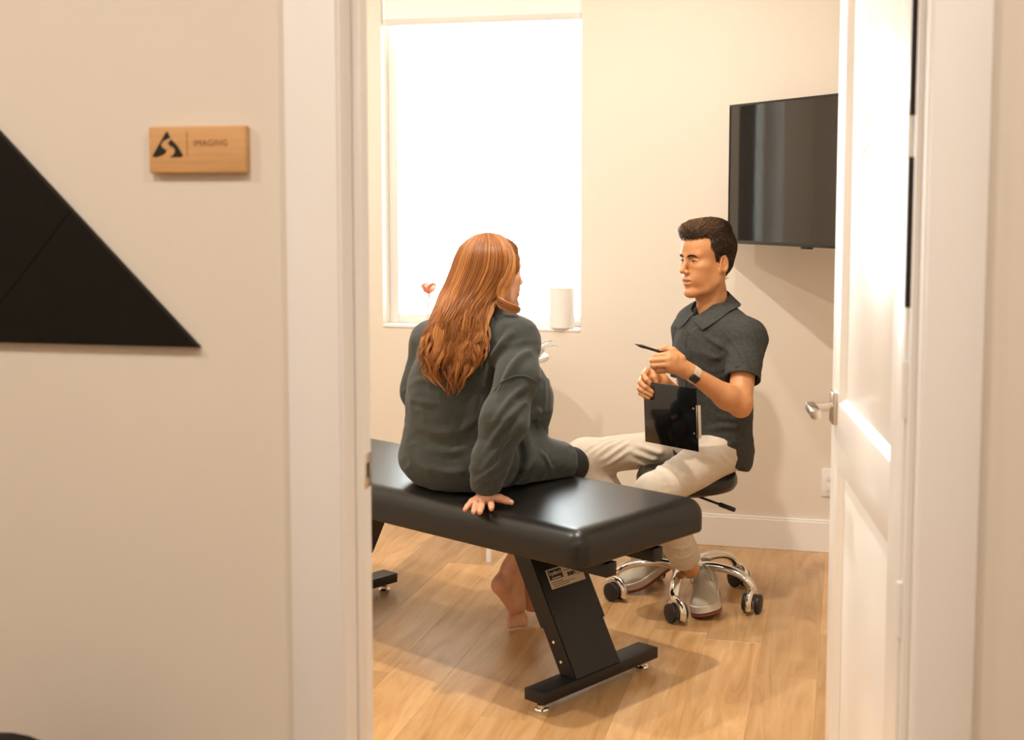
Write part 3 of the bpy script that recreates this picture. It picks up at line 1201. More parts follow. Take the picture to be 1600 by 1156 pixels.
for i, (y0, x1) in enumerate(((0.017, 0.060), (0.011, 0.110), (0.005, 0.085))):
    on_label('label_print', [(0.010, y0), (x1, y0), (x1, y0 + 0.0022), (0.010, y0 + 0.0022)], M_ENGRAVE, 0.0005)
for x0, x1, y0 in ((0.074, 0.100, 0.042), (0.122, 0.150, 0.034), (0.122, 0.146, 0.028), (0.122, 0.150, 0.022)):
    on_label('label_print', [(x0, y0), (x1, y0), (x1, y0 + 0.0022), (x0, y0 + 0.0022)], M_ENGRAVE, 0.0005)

# ================================================================== ROLLING STOOL
SCX, SCY = -0.545, 4.72
stool = empty('rolling_stool', (SCX, SCY, 0))
tag(stool, 'black cushioned rolling stool on a chrome five-armed base, man seated on it', 'stool')
prof = [(0, 0.410), (0.15, 0.410), (0.172, 0.418), (0.182, 0.435), (0.182, 0.452), (0.174, 0.472), (0.150, 0.484), (0.08, 0.488), (0, 0.488)]
MB().lathe(prof, 48).build('seat', M_VINYL, stool, angle=60)
MB().lathe([(0, 0.395), (0.10, 0.395), (0.105, 0.410), (0, 0.4105)], 24).build('seat_plate', M_BLACKMETAL, stool, angle=40)
MB().lathe([(0, 0.15), (0.014, 0.15), (0.014, 0.396), (0, 0.396)], 20).build('gas_lift', M_CHROME, stool, angle=40)
MB().lathe([(0, 0.10), (0.025, 0.10), (0.025, 0.27), (0.019, 0.275), (0.019, 0.285), (0, 0.285)], 20).build('column', M_CHROME, stool, angle=40)
# adjusting lever
lever_end = spot(1149, 797, 4.70) - np.array([SCX, SCY, 0])
lever_a = np.array([0.02, -0.02, 0.392])
mid_ = lever_a + (lever_end - lever_a) * 0.62
lv = MB().tube([lever_a, mid_], 0.0045, 10).build('lever', M_BLACKMETAL, stool, angle=40)
MB().tube([mid_, mid_ + (lever_end - mid_) * 0.08, mid_ + (lever_end - mid_) * 0.92, lever_end], [0.005, 0.0085, 0.0085, 0.006], 12).build('lever_grip', M_RUBBER, lv, angle=40)
MB().lathe([(0, 0.085), (0.040, 0.085), (0.048, 0.10), (0.046, 0.125), (0.03, 0.145), (0, 0.148)], 28).build('hub', M_CHROME, stool, angle=40)
casters = [(960, 936), (1048, 968), (1175, 952), (1142, 916), (1030, 905)]
ang0 = math.atan2(-0.26, -0.02)
for i in range(5):
    an = math.radians(-92) + i * 2 * math.pi / 5
    c, s_ = math.cos(an), math.sin(an)

    def rad(r, z):
        return (r * c, r * s_, z)
    path = catmull([rad(0.03, 0.120), rad(0.10, 0.136), rad(0.175, 0.134), rad(0.232, 0.116), rad(0.260, 0.090), rad(0.268, 0.068)], 18)
    MB().tube(path, list(np.linspace(0.025, 0.0155, 18)), 14, flat=0.72).build('base_arm', M_CHROME, stool, angle=60)
    cr = 0.268
    tw = math.atan2(-FW[1], -FW[0]) + (0.45, -0.5, 0.5, 0.35, 0.7)[i]
    cM = Matrix.Translation((cr * c, cr * s_, 0)) @ Matrix.Rotation(tw, 4, 'Z') @ Matrix.Scale(1.18, 4)
    ca = MB()
    ca.tube([(0, 0, 0.045), (0, 0, 0.075)], 0.008, 12)
    # hood: half ring around the wheels
    for a in np.linspace(-0.5, 2.6, 12):
        pass
    hood = []
    for a in np.linspace(-0.35, 2.9, 14):
        hood.append((0.014 + 0.033 * math.cos(a), 0, 0.029 + 0.033 * math.sin(a)))
    ca.tube(hood, 0.0105, 10, flat=1.7)
    bmesh.ops.transform(ca.bm, matrix=cM, verts=ca.bm.verts[:])
    cz = ca.build('caster', M_CHROME, stool, angle=60)
    for sy in (-1, 1):
        w = MB()
        w.lathe([(0, -0.009), (0.019, -0.009), (0.0275, -0.0065), (0.029, 0.0), (0.0275, 0.0065), (0.019, 0.009), (0, 0.009)], 28,
                M=cM @ Matrix.Translation((0.014, sy * 0.0185, 0.029)) @ Matrix.Rotation(math.radians(90), 4, 'X'))
        w.build('wheel', M_RUBBER, cz, angle=50)

# ================================================================== PEOPLE
M_SKIN = mat('skin_tan', (0.60, 0.275, 0.115), 0.45, var=0.06, scale=30, sss=0.25, bump=0.05, bscale=300)
M_SKINF = mat('skin_fair', (0.66, 0.34, 0.21), 0.45, var=0.06, scale=30, sss=0.25, bump=0.05, bscale=300)
M_SHIRT = mat('charcoal_chambray', (0.034, 0.035, 0.031), 0.85, var=0.25, scale=110, bump=0.25, bscale=500)
M_CHINO = mat('stone_chino', (0.60, 0.52, 0.42), 0.85, var=0.05, scale=60, bump=0.2, bscale=600)
M_SHOE = mat('grey_knit', (0.50, 0.44, 0.345), 0.85, var=0.10, scale=200, bump=0.35, bscale=700)
M_MIDSOLE = mat('cream_midsole', (0.72, 0.64, 0.55), 0.6, var=0.03)
M_OUTSOLE = mat('gum_outsole', (0.26, 0.085, 0.045), 0.55, var=0.08)
M_LACE = mat('grey_lace', (0.46, 0.40, 0.32), 0.85, var=0.08, scale=300)
M_EYE = mat('eye_white', (0.50, 0.43, 0.37), 0.15, var=0.02)
M_IRIS = mat('eye_iris', (0.05, 0.035, 0.022), 0.12, var=0.2)
M_LIP = mat('lip', (0.50, 0.19, 0.12), 0.4, var=0.05, scale=60)
M_BROWN = strand_mat('brown_hair', (0.020, 0.0105, 0.0055), (0.048, 0.024, 0.0105), (0.17, 0.088, 0.036), 0.36)
M_BROWNCAP = mat('brown_hair_base', (0.022, 0.0115, 0.006), 0.6, var=0.3, scale=90)


def fr4(o, x, y, z):
    F = np.eye(4)
    F[:3, 0], F[:3, 1], F[:3, 2], F[:3, 3] = x, y, z, o
    return F


def frame_from(o, fwd, up=(0, 0, 1)):
    """x forward, y left, z up"""
    z = unit(up)
    x = unit(np.array(fwd) - z * (np.array(fwd) @ z))
    return fr4(np.array(o), x, np.cross(z, x), z)


TOW = unit([-FW[0], -FW[1], 0])          # horizontal direction towards the viewer
ZZ = np.array([0, 0, 1.0])


def hdir(deg):
    """horizontal direction: 0 = towards the viewer, 90 = to the picture's left"""
    a = math.radians(deg)
    return unit(TOW * math.cos(a) - RT * math.sin(a))


def tf(F, p):
    return F[:3, :3] @ np.array(p, dtype=float) + F[:3, 3]


# ------------------------------------------------------------------ THE MAN
# head, modelled in its own frame: x forward, y his left, z up
hf = hdir(60)
HF = frame_from(spot(1104.5, 407, 4.72), hf + np.array([0, 0, -0.03]), unit(ZZ + 0.03 * hf))
def model_head(A):
    A.ell((-0.010, 0, 0.045), (0.098, 0.074, 0.083), k=0.0)
    A.ell((0.038, 0, 0.040), (0.052, 0.060, 0.062), k=0.03)
    A.ell((0.032, 0, -0.030), (0.054, 0.056, 0.080), k=0.03)
    A.ell((-0.020, 0, -0.010), (0.050, 0.060, 0.055), k=0.03)
    for sy in (-1, 1):
        A.chain([(-0.004, sy * 0.060, -0.030), (0.004, sy * 0.056, -0.072), (0.036, sy * 0.040, -0.098), (0.072, sy * 0.014, -0.111)], [0.008, 0.009, 0.011, 0.013], k=0.03)
        A.ell((0.054, sy * 0.044, -0.016), (0.026, 0.020, 0.017), k=0.022)     # cheekbone
        A.ell((0.060, sy * 0.030, -0.055), (0.020, 0.020, 0.026), k=0.02)
        A.ell((0.036, sy * 0.041, -0.046), (0.030, 0.018, 0.040), k=0.03)
        A.cap((0.084, sy * 0.010, 0.024), (0.072, sy * 0.044, 0.026), 0.011, 0.009, k=0.016)   # brow
    A.ell((0.080, 0, -0.108), (0.017, 0.022, 0.016), k=0.018)                   # chin
    A.ell((0.079, 0, -0.066), (0.019, 0.027, 0.026), k=0.018)                   # mouth mound
    for sy in (-1, 1):
        A.ell((0.096, sy * 0.033, 0.006), (0.017, 0.017, 0.0125), k=0.014, op='sub')      # eye socket
        A.ell((0.071, sy * 0.0325, 0.004), (0.0150, 0.0165, 0.0150), k=0.006)               # eyeball under lids
        A.ell((0.0885, sy * 0.0325, 0.0030), (0.0085, 0.0135, 0.0025), k=0.002, op='sub', axes=[(0.93, sy * 0.36, 0), (-sy * 0.36, 0.93, -sy * 0.0), (0, 0, 1)])
    # nose
    A.cap((0.086, 0, 0.016), (0.1075, 0, -0.027), 0.0065, 0.0095, k=0.012)
    A.ell((0.1105, 0, -0.0315), (0.0105, 0.0095, 0.0090), k=0.007)
    for sy in (-1, 1):
        A.ell((0.0985, sy * 0.0125, -0.0355), (0.0100, 0.0068, 0.0075), k=0.006)
        A.ell((0.1045, sy * 0.0065, -0.0425), (0.0050, 0.0034, 0.0032), k=0.003, op='sub')
    # lips
    A.chain([(0.0850, -0.024, -0.0660), (0.0955, -0.010, -0.0600), (0.0975, 0, -0.0612), (0.0955, 0.010, -0.0600), (0.0850, 0.024, -0.0660)], [0.003, 0.0052, 0.0055, 0.0052, 0.003], k=0.006)
    A.chain([(0.0850, -0.022, -0.0715), (0.0930, -0.010, -0.0765), (0.0945, 0, -0.0775), (0.0930, 0.010, -0.0765), (0.0850, 0.022, -0.0715)], [0.003, 0.0055, 0.006, 0.0055, 0.003], k=0.006)
    A.chain([(0.090, -0.021, -0.0685), (0.099, 0, -0.0688), (0.090, 0.021, -0.0685)], [0.0026, 0.0050, 0.0026], k=0.003, op='sub')
    A.ell((0.100, 0, -0.092), (0.010, 0.018, 0.0065), k=0.012, op='sub')
    # ears
    for sy in (-1, 1):
        ax = [(0.97, 0.16 * sy, 0.18), (-0.20, sy * 0.97, 0.1), (-0.18, 0, 0.98)]
        A.ell((-0.015, sy * 0.0800, -0.010), (0.0215, 0.0078, 0.0325), k=0.006, axes=ax)
        A.ell((-0.006, sy * 0.0735, -0.034), (0.0110, 0.0065, 0.0125), k=0.006)
        A.ell((-0.011, sy * 0.0870, -0.007), (0.0140, 0.0095, 0.0230), k=0.002, op='sub', axes=ax)
        A.ell((-0.001, sy * 0.0770, -0.013), (0.0045, 0.0060, 0.0070), k=0.004)
        A.cap((-0.020, sy * 0.0795, 0.012), (-0.016, sy * 0.0790, -0.014), 0.0035, 0.004, k=0.004)
    # neck
    A.cap((-0.012, 0, -0.055), (-0.040, 0, -0.235), 0.050, 0.058, k=0.03)
    A.cap((0.022, 0, -0.105), (0.0, 0, -0.215), 0.020, 0.028, k=0.03)
    for sy in (-1, 1):
        A.cap((-0.022, sy * 0.052, -0.05), (0.012, sy * 0.020, -0.215), 0.012, 0.013, k=0.02)


fd = Field((-0.16, -0.125, -0.26), (0.15, 0.125, 0.15), 0.0021, HF)
model_head(fd)
head_part = fd.arrays(1)

# arms and hands: points measured in the photograph
ML_SH, ML_EL, ML_WR = spot(1166, 528, 4.60), spot(1156, 634, 4.475), spot(1081, 583, 4.385)
MR_SH, MR_EL, MR_WR = spot(1079, 516, 4.87), spot(1070, 640, 4.83), spot(1033, 596, 4.575)
tw_ = unit(-FW)


def hand_field(pts_lo_hi, h=0.0019):
    P = np.array(pts_lo_hi)
    return Field(P.min(0) - 0.07, P.max(0) + 0.07, h)


lh = hand_field([ML_EL, ML_WR, spot(1015, 550, 4.35), ML_SH + np.array([0, 0, -0.12])], 0.0023)
lh.cap(ML_SH, ML_SH * 0.08 + ML_EL * 0.92, 0.047, 0.040, k=0.0)
lh.cap(ML_EL, ML_EL * 0.72 + ML_WR * 0.28, 0.036, 0.041, k=0.03)
lh.cap(ML_EL * 0.72 + ML_WR * 0.28, ML_WR, 0.041, 0.0255, k=0.02)
lh.cap(ML_EL + np.array([0.004, 0, -0.012]), ML_EL, 0.026, 0.03, k=0.02)
wr2 = spot(1070, 577, 4.375)
lh.cap(ML_WR, wr2, 0.0255, 0.026, k=0.015, flat=(tw_, 0.8))
S = spot
# palm
lh.cap(wr2, S(1050, 565, 4.350), 0.027, 0.030, k=0.015, flat=(tw_ + 0.2 * ZZ, 0.62))
lh.cap(S(1060, 575, 4.36), S(1046, 574, 4.345), 0.020, 0.016, k=0.012)
knk = [(1046, 553.5, 4.352), (1045, 561.5, 4.338), (1045, 570, 4.336), (1046.5, 577.5, 4.346)]
pip = [(1024, 556.5, 4.356), (1019.5, 563.5, 4.346), (1020, 571.5, 4.344), (1027, 579, 4.352)]
dip = [(1028, 561, 4.378), (1022, 567.5, 4.374), (1023, 574.5, 4.372), (1030, 580.5, 4.376)]
tip = [(1036, 560, 4.386), (1033, 568, 4.390), (1034, 575, 4.388), (1038, 581, 4.388)]
rr = [0.0095, 0.0100, 0.0095, 0.0085]
for a, b, c, d, r in zip(knk, pip, dip, tip, rr):
    lh.chain([S(1053, (a[1] + 566) / 2, 4.352), S(*a)], [0.012, 0.011], k=0.012)
    lh.chain([S(*a), S(*b), S(*c), S(*d)], [r * 1.08, r * 1.0, r * 0.92, r * 0.85], k=0.0035)
# thumb on top of the pen
lh.chain([S(1064, 560, 4.368), S(1051, 548, 4.378), S(1038, 545.3, 4.381), S(1027, 546.2, 4.379)], [0.016, 0.0125, 0.0103, 0.0082], k=0.008)
left_part = lh.arrays(1)

rh = hand_field([MR_EL, MR_WR, spot(1000, 590, 4.5), spot(1020, 620, 4.45)], 0.0021)
rh.cap(MR_EL, MR_EL * 0.6 + MR_WR * 0.4, 0.038, 0.039, k=0)
rh.cap(MR_EL * 0.6 + MR_WR * 0.4, MR_WR, 0.039, 0.027, k=0.02)
rh.cap(MR_WR, S(1014, 592, 4.528), 0.027, 0.028, k=0.015, flat=(tw_ * 0.8 + RT * 0.6, 0.62))
rk = [(1011.5, 578.5, 4.522), (1006, 587.5, 4.524), (1003.5, 598, 4.522), (1004, 607.5, 4.520)]
rp = [(1005.5, 586, 4.486), (1001, 597.5, 4.486), (999.5, 607, 4.487), (1001, 614.5, 4.488)]
rd = [(1011, 594, 4.462), (1010, 606, 4.458), (1008.5, 613, 4.460), (1007.5, 619, 4.463)]
rt_ = [(1017.5, 600.5, 4.459), (1020.5, 612.5, 4.449), (1018, 617.5, 4.452), (1014, 622, 4.458)]
for a, b, c, d, r in zip(rk, rp, rd, rt_, rr):
    rh.chain([S(1020, (a[1] + 594) / 2, 4.545), S(*a)], [0.012, 0.011], k=0.014)
    rh.chain([S(*a), S(*b), S(*c), S(*d)], [r * 1.08, r * 1.0, r * 0.92, r * 0.80], k=0.0035)
rh.chain([S(1026, 590, 4.545), S(1021, 582, 4.525), S(1022, 590, 4.512), S(1025, 597, 4.508)], [0.015, 0.0115, 0.0100, 0.0085], k=0.008)
right_part = rh.arrays(1)

# torso and legs (mostly under the clothes)
m_neck = tf(HF, (-0.050, 0, -0.19))
m_chest = spot(1120, 565, 4.735)
m_belly = spot(1122, 650, 4.73)
m_pelv = spot(1110, 690, 4.755)
tfw = hdir(48)                            # the way the chest faces
ML_HIP, MR_HIP = spot(1130, 703, 4.69), spot(1082, 695, 4.84)
ML_KN, ML_AN = spot(1021, 771, 4.44), spot(1080, 890, 4.66)
MR_KN, MR_AN = spot(914, 714, 4.95), spot(1018, 882, 4.95)
tb = Field(np.minimum.reduce([MR_KN, ML_AN, MR_AN, m_pelv, ML_KN]) - 0.16, np.maximum.reduce([m_neck, ML_HIP, ML_SH, MR_HIP, MR_SH]) + 0.12, 0.0075)
tb.cap(m_chest, m_neck, 0.10, 0.055, k=0.05)
tb.cap(m_chest, m_belly, 0.135, 0.125, k=0.03, flat=(tfw, 0.66))
tb.cap(m_belly, m_pelv + np.array([0, 0, 0.03]), 0.125, 0.10, k=0.03, flat=(tfw, 0.72))
tb.cap(MR_SH, MR_EL, 0.045, 0.036, k=0.03)
tb.cap(ML_SH, m_chest, 0.05, 0.10, k=0.04)
tb.cap(MR_SH, m_chest, 0.05, 0.10, k=0.04)
for a, b, c in ((ML_HIP, ML_KN, ML_AN), (MR_HIP, MR_KN, MR_AN)):
    tb.chain([a, b, c], [0.065, 0.048, 0.030], k=0.02)
torso_part = tb.arrays(1)
me = np_mesh('person', [head_part, left_part, right_part, torso_part])
man = link('person', me, M_SKIN)
tag(man, 'man in charcoal shirt and cream trousers on the rolling stool, holding a pen', 'person')


def crease(v, lines):
    """cloth folds: ridge with a groove on either side along each polyline (points, height, width)"""
    out = np.zeros(len(v))
    for pts, amp, w in lines:
        P = catmull(pts, 12)
        lo_, hi_ = P.min(0) - 4 * w, P.max(0) + 4 * w
        m = np.all((v > lo_) & (v < hi_), axis=1)
        if not m.any():
            continue
        q = v[m]
        best = np.full(len(q), 9.0)
        tt = np.zeros(len(q))
        for i in range(len(P) - 1):
            a, b = P[i], P[i + 1]
            ab = b - a
            t = np.clip(((q - a) @ ab) / (ab @ ab), 0, 1)
            d = np.linalg.norm(q - a - t[:, None] * ab, axis=1)
            u = d < best
            best[u] = d[u]
            tt[u] = (i + t[u]) / (len(P) - 1)
        x = (best / w) ** 2
        out[m] += amp * np.exp(-x) * (1 - 0.9 * x) * np.sin(math.pi * np.clip(tt, 0.02, 0.98)) ** 0.8
    return out


def px_of(p):
    d = p - EYE
    k = d @ FW
    return PX0 + FPX * (d @ RT) / k, PY0 - FPX * (d @ UP) / k, k


class Nearest:
    """nearest surface of a garment towards the viewer, on a coarse grid"""

    def __init__(s, v, cell=5.0):
        x, y, k = px_of(v)
        s.x0, s.y0, s.c = x.min() - cell, y.min() - cell, cell
        s.g = np.full((int((x.max() - s.x0) / cell) + 3, int((y.max() - s.y0) / cell) + 3), 9.0)
        np.minimum.at(s.g, (((x - s.x0) / cell).astype(int), ((y - s.y0) / cell).astype(int)), k)

    def __call__(s, x, y):
        x, y = np.asarray(x, dtype=float), np.asarray(y, dtype=float)
        i = ((x - s.x0) / s.c).astype(int)
        j = ((y - s.y0) / s.c).astype(int)
        ok = (i >= 0) & (j >= 0) & (i < s.g.shape[0]) & (j < s.g.shape[1])
        i = np.clip(i, 1, s.g.shape[0] - 2)
        j = np.clip(j, 1, s.g.shape[1] - 2)
        r = np.minimum(np.minimum(s.g[i, j], s.g[i - 1, j]), s.g[i + 1, j])
        return np.where(ok, r, 9.0)


def snap_lines(v, L):
    """fold lines measured in the photograph, laid onto the garment's surface"""
    near = Nearest(v)
    out = []
    for pts, a, w in L:
        c = catmull(np.array([p[:2] for p in pts], dtype=float), 9)
        k = near(c[:, 0], c[:, 1])
        m = k < 8.5
        if m.sum() < 3:
            continue
        k = np.where(m, k, np.median(k[m]))
        k = np.convolve(np.pad(k, 1, mode='edge'), [0.25, 0.5, 0.25], mode='valid')
        out.append(([spot(x, y, q + 0.003) for (x, y), q in zip(c, k)], a, w))
    return out



def head_child(name, mb, m, **kw):
    bmesh.ops.transform(mb.bm, matrix=Matrix(HF.tolist()), verts=mb.bm.verts[:])
    return mb.build(name, m, man, **kw)


for sy in (-1, 1):
    e = head_child('eye', MB().sphere((0.0712, sy * 0.0320, 0.0036), 0.0133, 24), M_EYE, smooth=True)
    mb = MB().sphere((0.0790, sy * 0.0290, 0.0034), 0.0074, 16)
    bmesh.ops.transform(mb.bm, matrix=Matrix(HF.tolist()), verts=mb.bm.verts[:])
    mb.build('iris', M_IRIS, e, smooth=True)
for sy in (-1, 1):
    head_child('eyelash', MB().tube(catmull([(0.0818, sy * 0.0205, 0.0030), (0.0860, sy * 0.0290, 0.0058), (0.0853, sy * 0.0380, 0.0055), (0.0804, sy * 0.0455, 0.0024)], 14),
                                    [0.0004] + [0.0010] * 12 + [0.0005], 6), M_BROWNCAP, smooth=True)
# teeth seen between the lips
head_child('teeth', MB().box((0.070, -0.014, -0.0690), (0.0915, 0.014, -0.0645), 0.003, 2), mat('tooth', (0.75, 0.68, 0.56), 0.25, var=0.02), angle=60)
fl = Field((0.05, -0.05, -0.10), (0.115, 0.05, -0.04), 0.0013, HF)
fl.chain([(0.0860, -0.0225, -0.0668), (0.0960, -0.010, -0.0612), (0.0980, 0, -0.0626), (0.0960, 0.010, -0.0612), (0.0860, 0.0225, -0.0668)], [0.0018, 0.0044, 0.0045, 0.0044, 0.0018], k=0.001)
fl.chain([(0.0860, -0.0205, -0.0705), (0.0938, -0.010, -0.0752), (0.0955, 0, -0.0760), (0.0938, 0.010, -0.0752), (0.0860, 0.0205, -0.0705)], [0.0016, 0.0044, 0.0048, 0.0044, 0.0016], k=0.001)
link('lips', np_mesh('lips', [fl.arrays(1)]), M_LIP, man)


def surf_strands(name, V, Q, N, count, length, rad, dirfn, material, parent, lift=0.0, seed=1, pts=6, tint=None):
    """short strands rooted on a surface and combed along dirfn(points)"""
    rng = np.random.default_rng(seed)
    fi = rng.integers(0, len(Q), count)
    w = rng.dirichlet(np.ones(4), count)
    P = (V[Q[fi]] * w[:, :, None]).sum(1)
    Nn = (N[Q[fi]] * w[:, :, None]).sum(1)
    Nn /= np.linalg.norm(Nn, axis=1)[:, None]
    D = dirfn(P) + rng.normal(0, 0.16, (count, 3))
    D -= Nn * (D * Nn).sum(1)[:, None]
    D /= np.linalg.norm(D, axis=1)[:, None] + 1e-9
    L = length * rng.uniform(0.6, 1.15, count)
    t = np.linspace(0, 1, pts)
    lf = lift if hasattr(lift, '__call__') else (lambda p: np.full(len(p), lift))
    up_ = lf(P)
    path = P[:, None] + D[:, None] * (t[None, :, None] * L[:, None, None]) \
        + Nn[:, None] * ((up_[:, None] * np.sin(t[None] * 2.6) - 0.18 * L[:, None] * t[None] ** 2)[:, :, None])
    R = rad * (1 - 0.75 * t[None] ** 2) * rng.uniform(0.7, 1.3, (count, 1))
    tn = rng.uniform(0, 1, count) if tint is None else np.clip(tint(P) + rng.normal(0, 0.16, count), 0, 1)
    return strands(name, path, R, tn, material, parent)


# short brown hair: a shaped cap and combed strands
hfld = Field((-0.14, -0.11, -0.09), (0.13, 0.11, 0.175), 0.0022, HF)
hfld.ell((-0.012, 0, 0.048), (0.107, 0.0815, 0.0925), k=0.0)
hfld.ell((-0.030, 0, -0.005), (0.068, 0.0665, 0.065), k=0.02)
hfld.ell((0.040, 0, 0.062), (0.060, 0.062, 0.062), k=0.02)
hfld.ell((0.052, 0.004, 0.112), (0.050, 0.048, 0.027), k=0.02)
hfld.ell((-0.01, 0, 0.118), (0.075, 0.055, 0.026), k=0.025)
hfld.cap((0.079, -0.030, 0.103), (0.079, 0.028, 0.103), 0.016, 0.013, k=0.015)
hfld.poly([(0.130, 0.086), (0.080, 0.0855), (0.046, 0.091), (0.034, 0.080), (0.036, 0.052), (0.020, 0.026), (0.014, 0.0), (0.000, -0.001),
           (0.002, 0.020), (-0.010, 0.026), (-0.030, 0.024), (-0.037, -0.005), (-0.040, -0.040), (-0.052, -0.066), (-0.14, -0.070), (-0.16, 0.20), (0.13, 0.20)][::-1], (0, 2), k=0.006)
hv, hq = hfld.arrays(1)
hn = normals_of(hv, hq)
HFi = np.linalg.inv(HF)


def to_head(p):
    return p @ HFi[:3, :3].T + HFi[:3, 3]


hv2 = displace(hv, hq, lambda v: 0.0016 * vnoise(to_head(v) * np.array([60, 260, 120]), 3) + 0.0008 * vnoise(to_head(v) * np.array([140, 500, 300]), 5))
hair = link('hair', np_mesh('hair', [(hv2, hq)]), M_BROWNCAP, man)


def comb(P):
    l = to_head(P)
    topw = smoothstep(l[:, 2], 0.07, 0.11)
    d = np.stack([-0.9 * topw - 0.35 * (1 - topw), -0.25 * topw * np.ones(len(l)), -0.9 * (1 - topw) + 0.15 * topw], axis=1)
    fr_ = smoothstep(l[:, 0], 0.045, 0.085) * topw
    d[:, 2] += 0.5 * fr_
    return d @ HF[:3, :3].T


def htint(P):
    l = to_head(P)
    return 0.25 + 0.75 * smoothstep(l[:, 2], 0.080, 0.12) * smoothstep(l[:, 0], -0.05, 0.04)


surf_strands('hair_strands', hv2, hq, hn, 5200, 0.026, 0.00085, comb, M_BROWN, hair,
             lift=lambda P: 0.0015 + 0.006 * smoothstep(to_head(P)[:, 2], 0.09, 0.13), tint=htint)
# eyebrows
for sy in (-1, 1):
    cl = catmull([(0.0955, sy * 0.011, 0.0170), (0.0950, sy * 0.022, 0.0205), (0.0888, sy * 0.037, 0.0215), (0.0760, sy * 0.0505, 0.0150)], 60)
    path = []
    for q in range(260):
        i = RNG.integers(0, 56)
        p = cl[i] + RNG.normal(0, 1, 3) * np.array([0.0008, 0.0006, 0.0012])
        d = unit(cl[i + 3] - cl[i] + np.array([0, 0, 0.0012]))
        path.append([tf(HF, p + d * s_) for s_ in (0, 0.0035, 0.007)])
    path = np.array(path)
    strands('eyebrow', path, np.full(path.shape[:2], 0.00065), RNG.uniform(0, 0.4, len(path)), M_BROWN, hair)

# ---- shirt
shL, shR = ML_SH, MR_SH
tleft = unit(np.cross(ZZ, tfw))
chest = spot(1116, 560, 4.72)
belly = spot(1119, 640, 4.73)
hemc = spot(1114, 697, 4.745)
nb = tf(HF, (-0.030, 0, -0.175))
lo = np.minimum.reduce([shL, shR, hemc, chest, MR_EL]) - 0.22
hi = np.maximum.reduce([shL, shR, hemc, chest, nb]) + 0.20
lo[2] = hemc[2] - 0.16
hi[2] = nb[2] + 0.06
sf = Field(lo, hi, 0.0036)
sf.cap(chest + np.array([0, 0, 0.03]), belly, 0.160, 0.131, k=0.0, flat=(tfw, 0.74))
sf.cap(belly, hemc, 0.131, 0.148, k=0.04, flat=(tfw, 0.80))
sf.cap(hemc, hemc + np.array([0, 0, -0.02]) - tfw * 0.015, 0.148, 0.142, k=0.03, flat=(tfw, 0.80))
sf.plane(hemc + np.array([0, 0, -0.066]), unit(-ZZ + 0.30 * tfw), k=0.01)
sf.cap(shL, shR, 0.056, 0.052, k=0.05)
sf.cap(nb + np.array([0, 0, -0.075]), chest, 0.080, 0.13, k=0.06, flat=(tfw, 0.75))
sf.cap(nb + np.array([0, 0, -0.008]) - tfw * 0.012, shL, 0.046, 0.054, k=0.04)
sf.cap(nb + np.array([0, 0, -0.008]) - tfw * 0.012, shR, 0.046, 0.050, k=0.04)
hemL = shL + (ML_EL - shL) * 0.60
sf.ell(shL, (0.067, 0.067, 0.067), k=0.03)
sf.cap(shL, hemL, 0.067, 0.060, k=0.02, flatend=True)
hemR = shR + (MR_EL - shR) * 0.60
sf.ell(shR, (0.062, 0.062, 0.062), k=0.03)
sf.cap(shR, hemR, 0.066, 0.060, k=0.02, flatend=True)
# hollow at the neck
sf.cap(nb + np.array([0, 0, 0.06]), nb + np.array([0, 0, -0.03]) + tfw * 0.012, 0.060, 0.052, k=0.008, op='sub')
sf.cap(nb + tfw * 0.07 + np.array([0, 0, 0.02]), nb + tfw * 0.088 + np.array([0, 0, -0.075]), 0.034, 0.010, k=0.01, op='sub')
# open sleeve mouths
dL = unit(ML_EL - shL)
sf.cap(hemL - dL * 0.02, hemL + dL * 0.03, 0.0535, 0.0555, k=0.004, op='sub')
sv, sq = sf.arrays(2)


def shirt_disp(v):
    c = v - chest
    a = c @ tleft
    f = c @ tfw
    z = c[:, 2]
    p1 = np.stack([a * 9 + z * 7, f * 9, z * 22 - a * 10], axis=1)
    p2 = np.stack([a * 22 - z * 8, f * 22, z * 40 + a * 22], axis=1)
    n = vnoise(p1, 1)
    m = vnoise(p2, 2)
    return 0.0022 * (1 - 2 * np.abs(n)) + 0.0010 * (1 - 2 * np.abs(m)) + crease(v, SHIRT_FOLDS)


SHIRT_FOLDS = snap_lines(sv, [
    ([(1143, 552, 4.60), (1122, 538, 4.585), (1096, 520, 4.60)], 0.007, 0.014), ([(1146, 562, 4.585), (1120, 560, 4.578), (1090, 548, 4.60)], 0.006, 0.012),
    ([(1148, 578, 4.575), (1128, 590, 4.585), (1100, 590, 4.60)], 0.006, 0.013), ([(1140, 540, 4.60), (1132, 522, 4.60), (1120, 505, 4.61)], 0.005, 0.011),
    ([(1176, 672, 4.68), (1140, 666, 4.60), (1100, 672, 4.61)], 0.008, 0.016), ([(1168, 690, 4.68), (1136, 696, 4.605), (1100, 690, 4.615)], 0.007, 0.014),
    ([(1186, 640, 4.67), (1160, 655, 4.61), (1125, 650, 4.60)], 0.007, 0.015),
    ([(1150, 536, 4.545), (1162, 560, 4.535), (1174, 588, 4.53)], 0.006, 0.011), ([(1144, 552, 4.54), (1152, 572, 4.53), (1160, 594, 4.525)], 0.005, 0.010),
    ([(1176, 520, 4.53), (1184, 548, 4.535), (1186, 580, 4.54)], 0.004, 0.010),
    ([(1072, 520, 4.68), (1076, 548, 4.66), (1072, 590, 4.66)], 0.006, 0.014), ([(1060, 515, 4.76), (1064, 545, 4.72), (1062, 585, 4.70)], 0.006, 0.013)])
sv = displace(sv, sq, shirt_disp)
shirt = link('shirt', np_mesh('shirt', [(sv, sq)]), M_SHIRT, man)
shirt['label'] = 'charcoal short-sleeved button shirt'


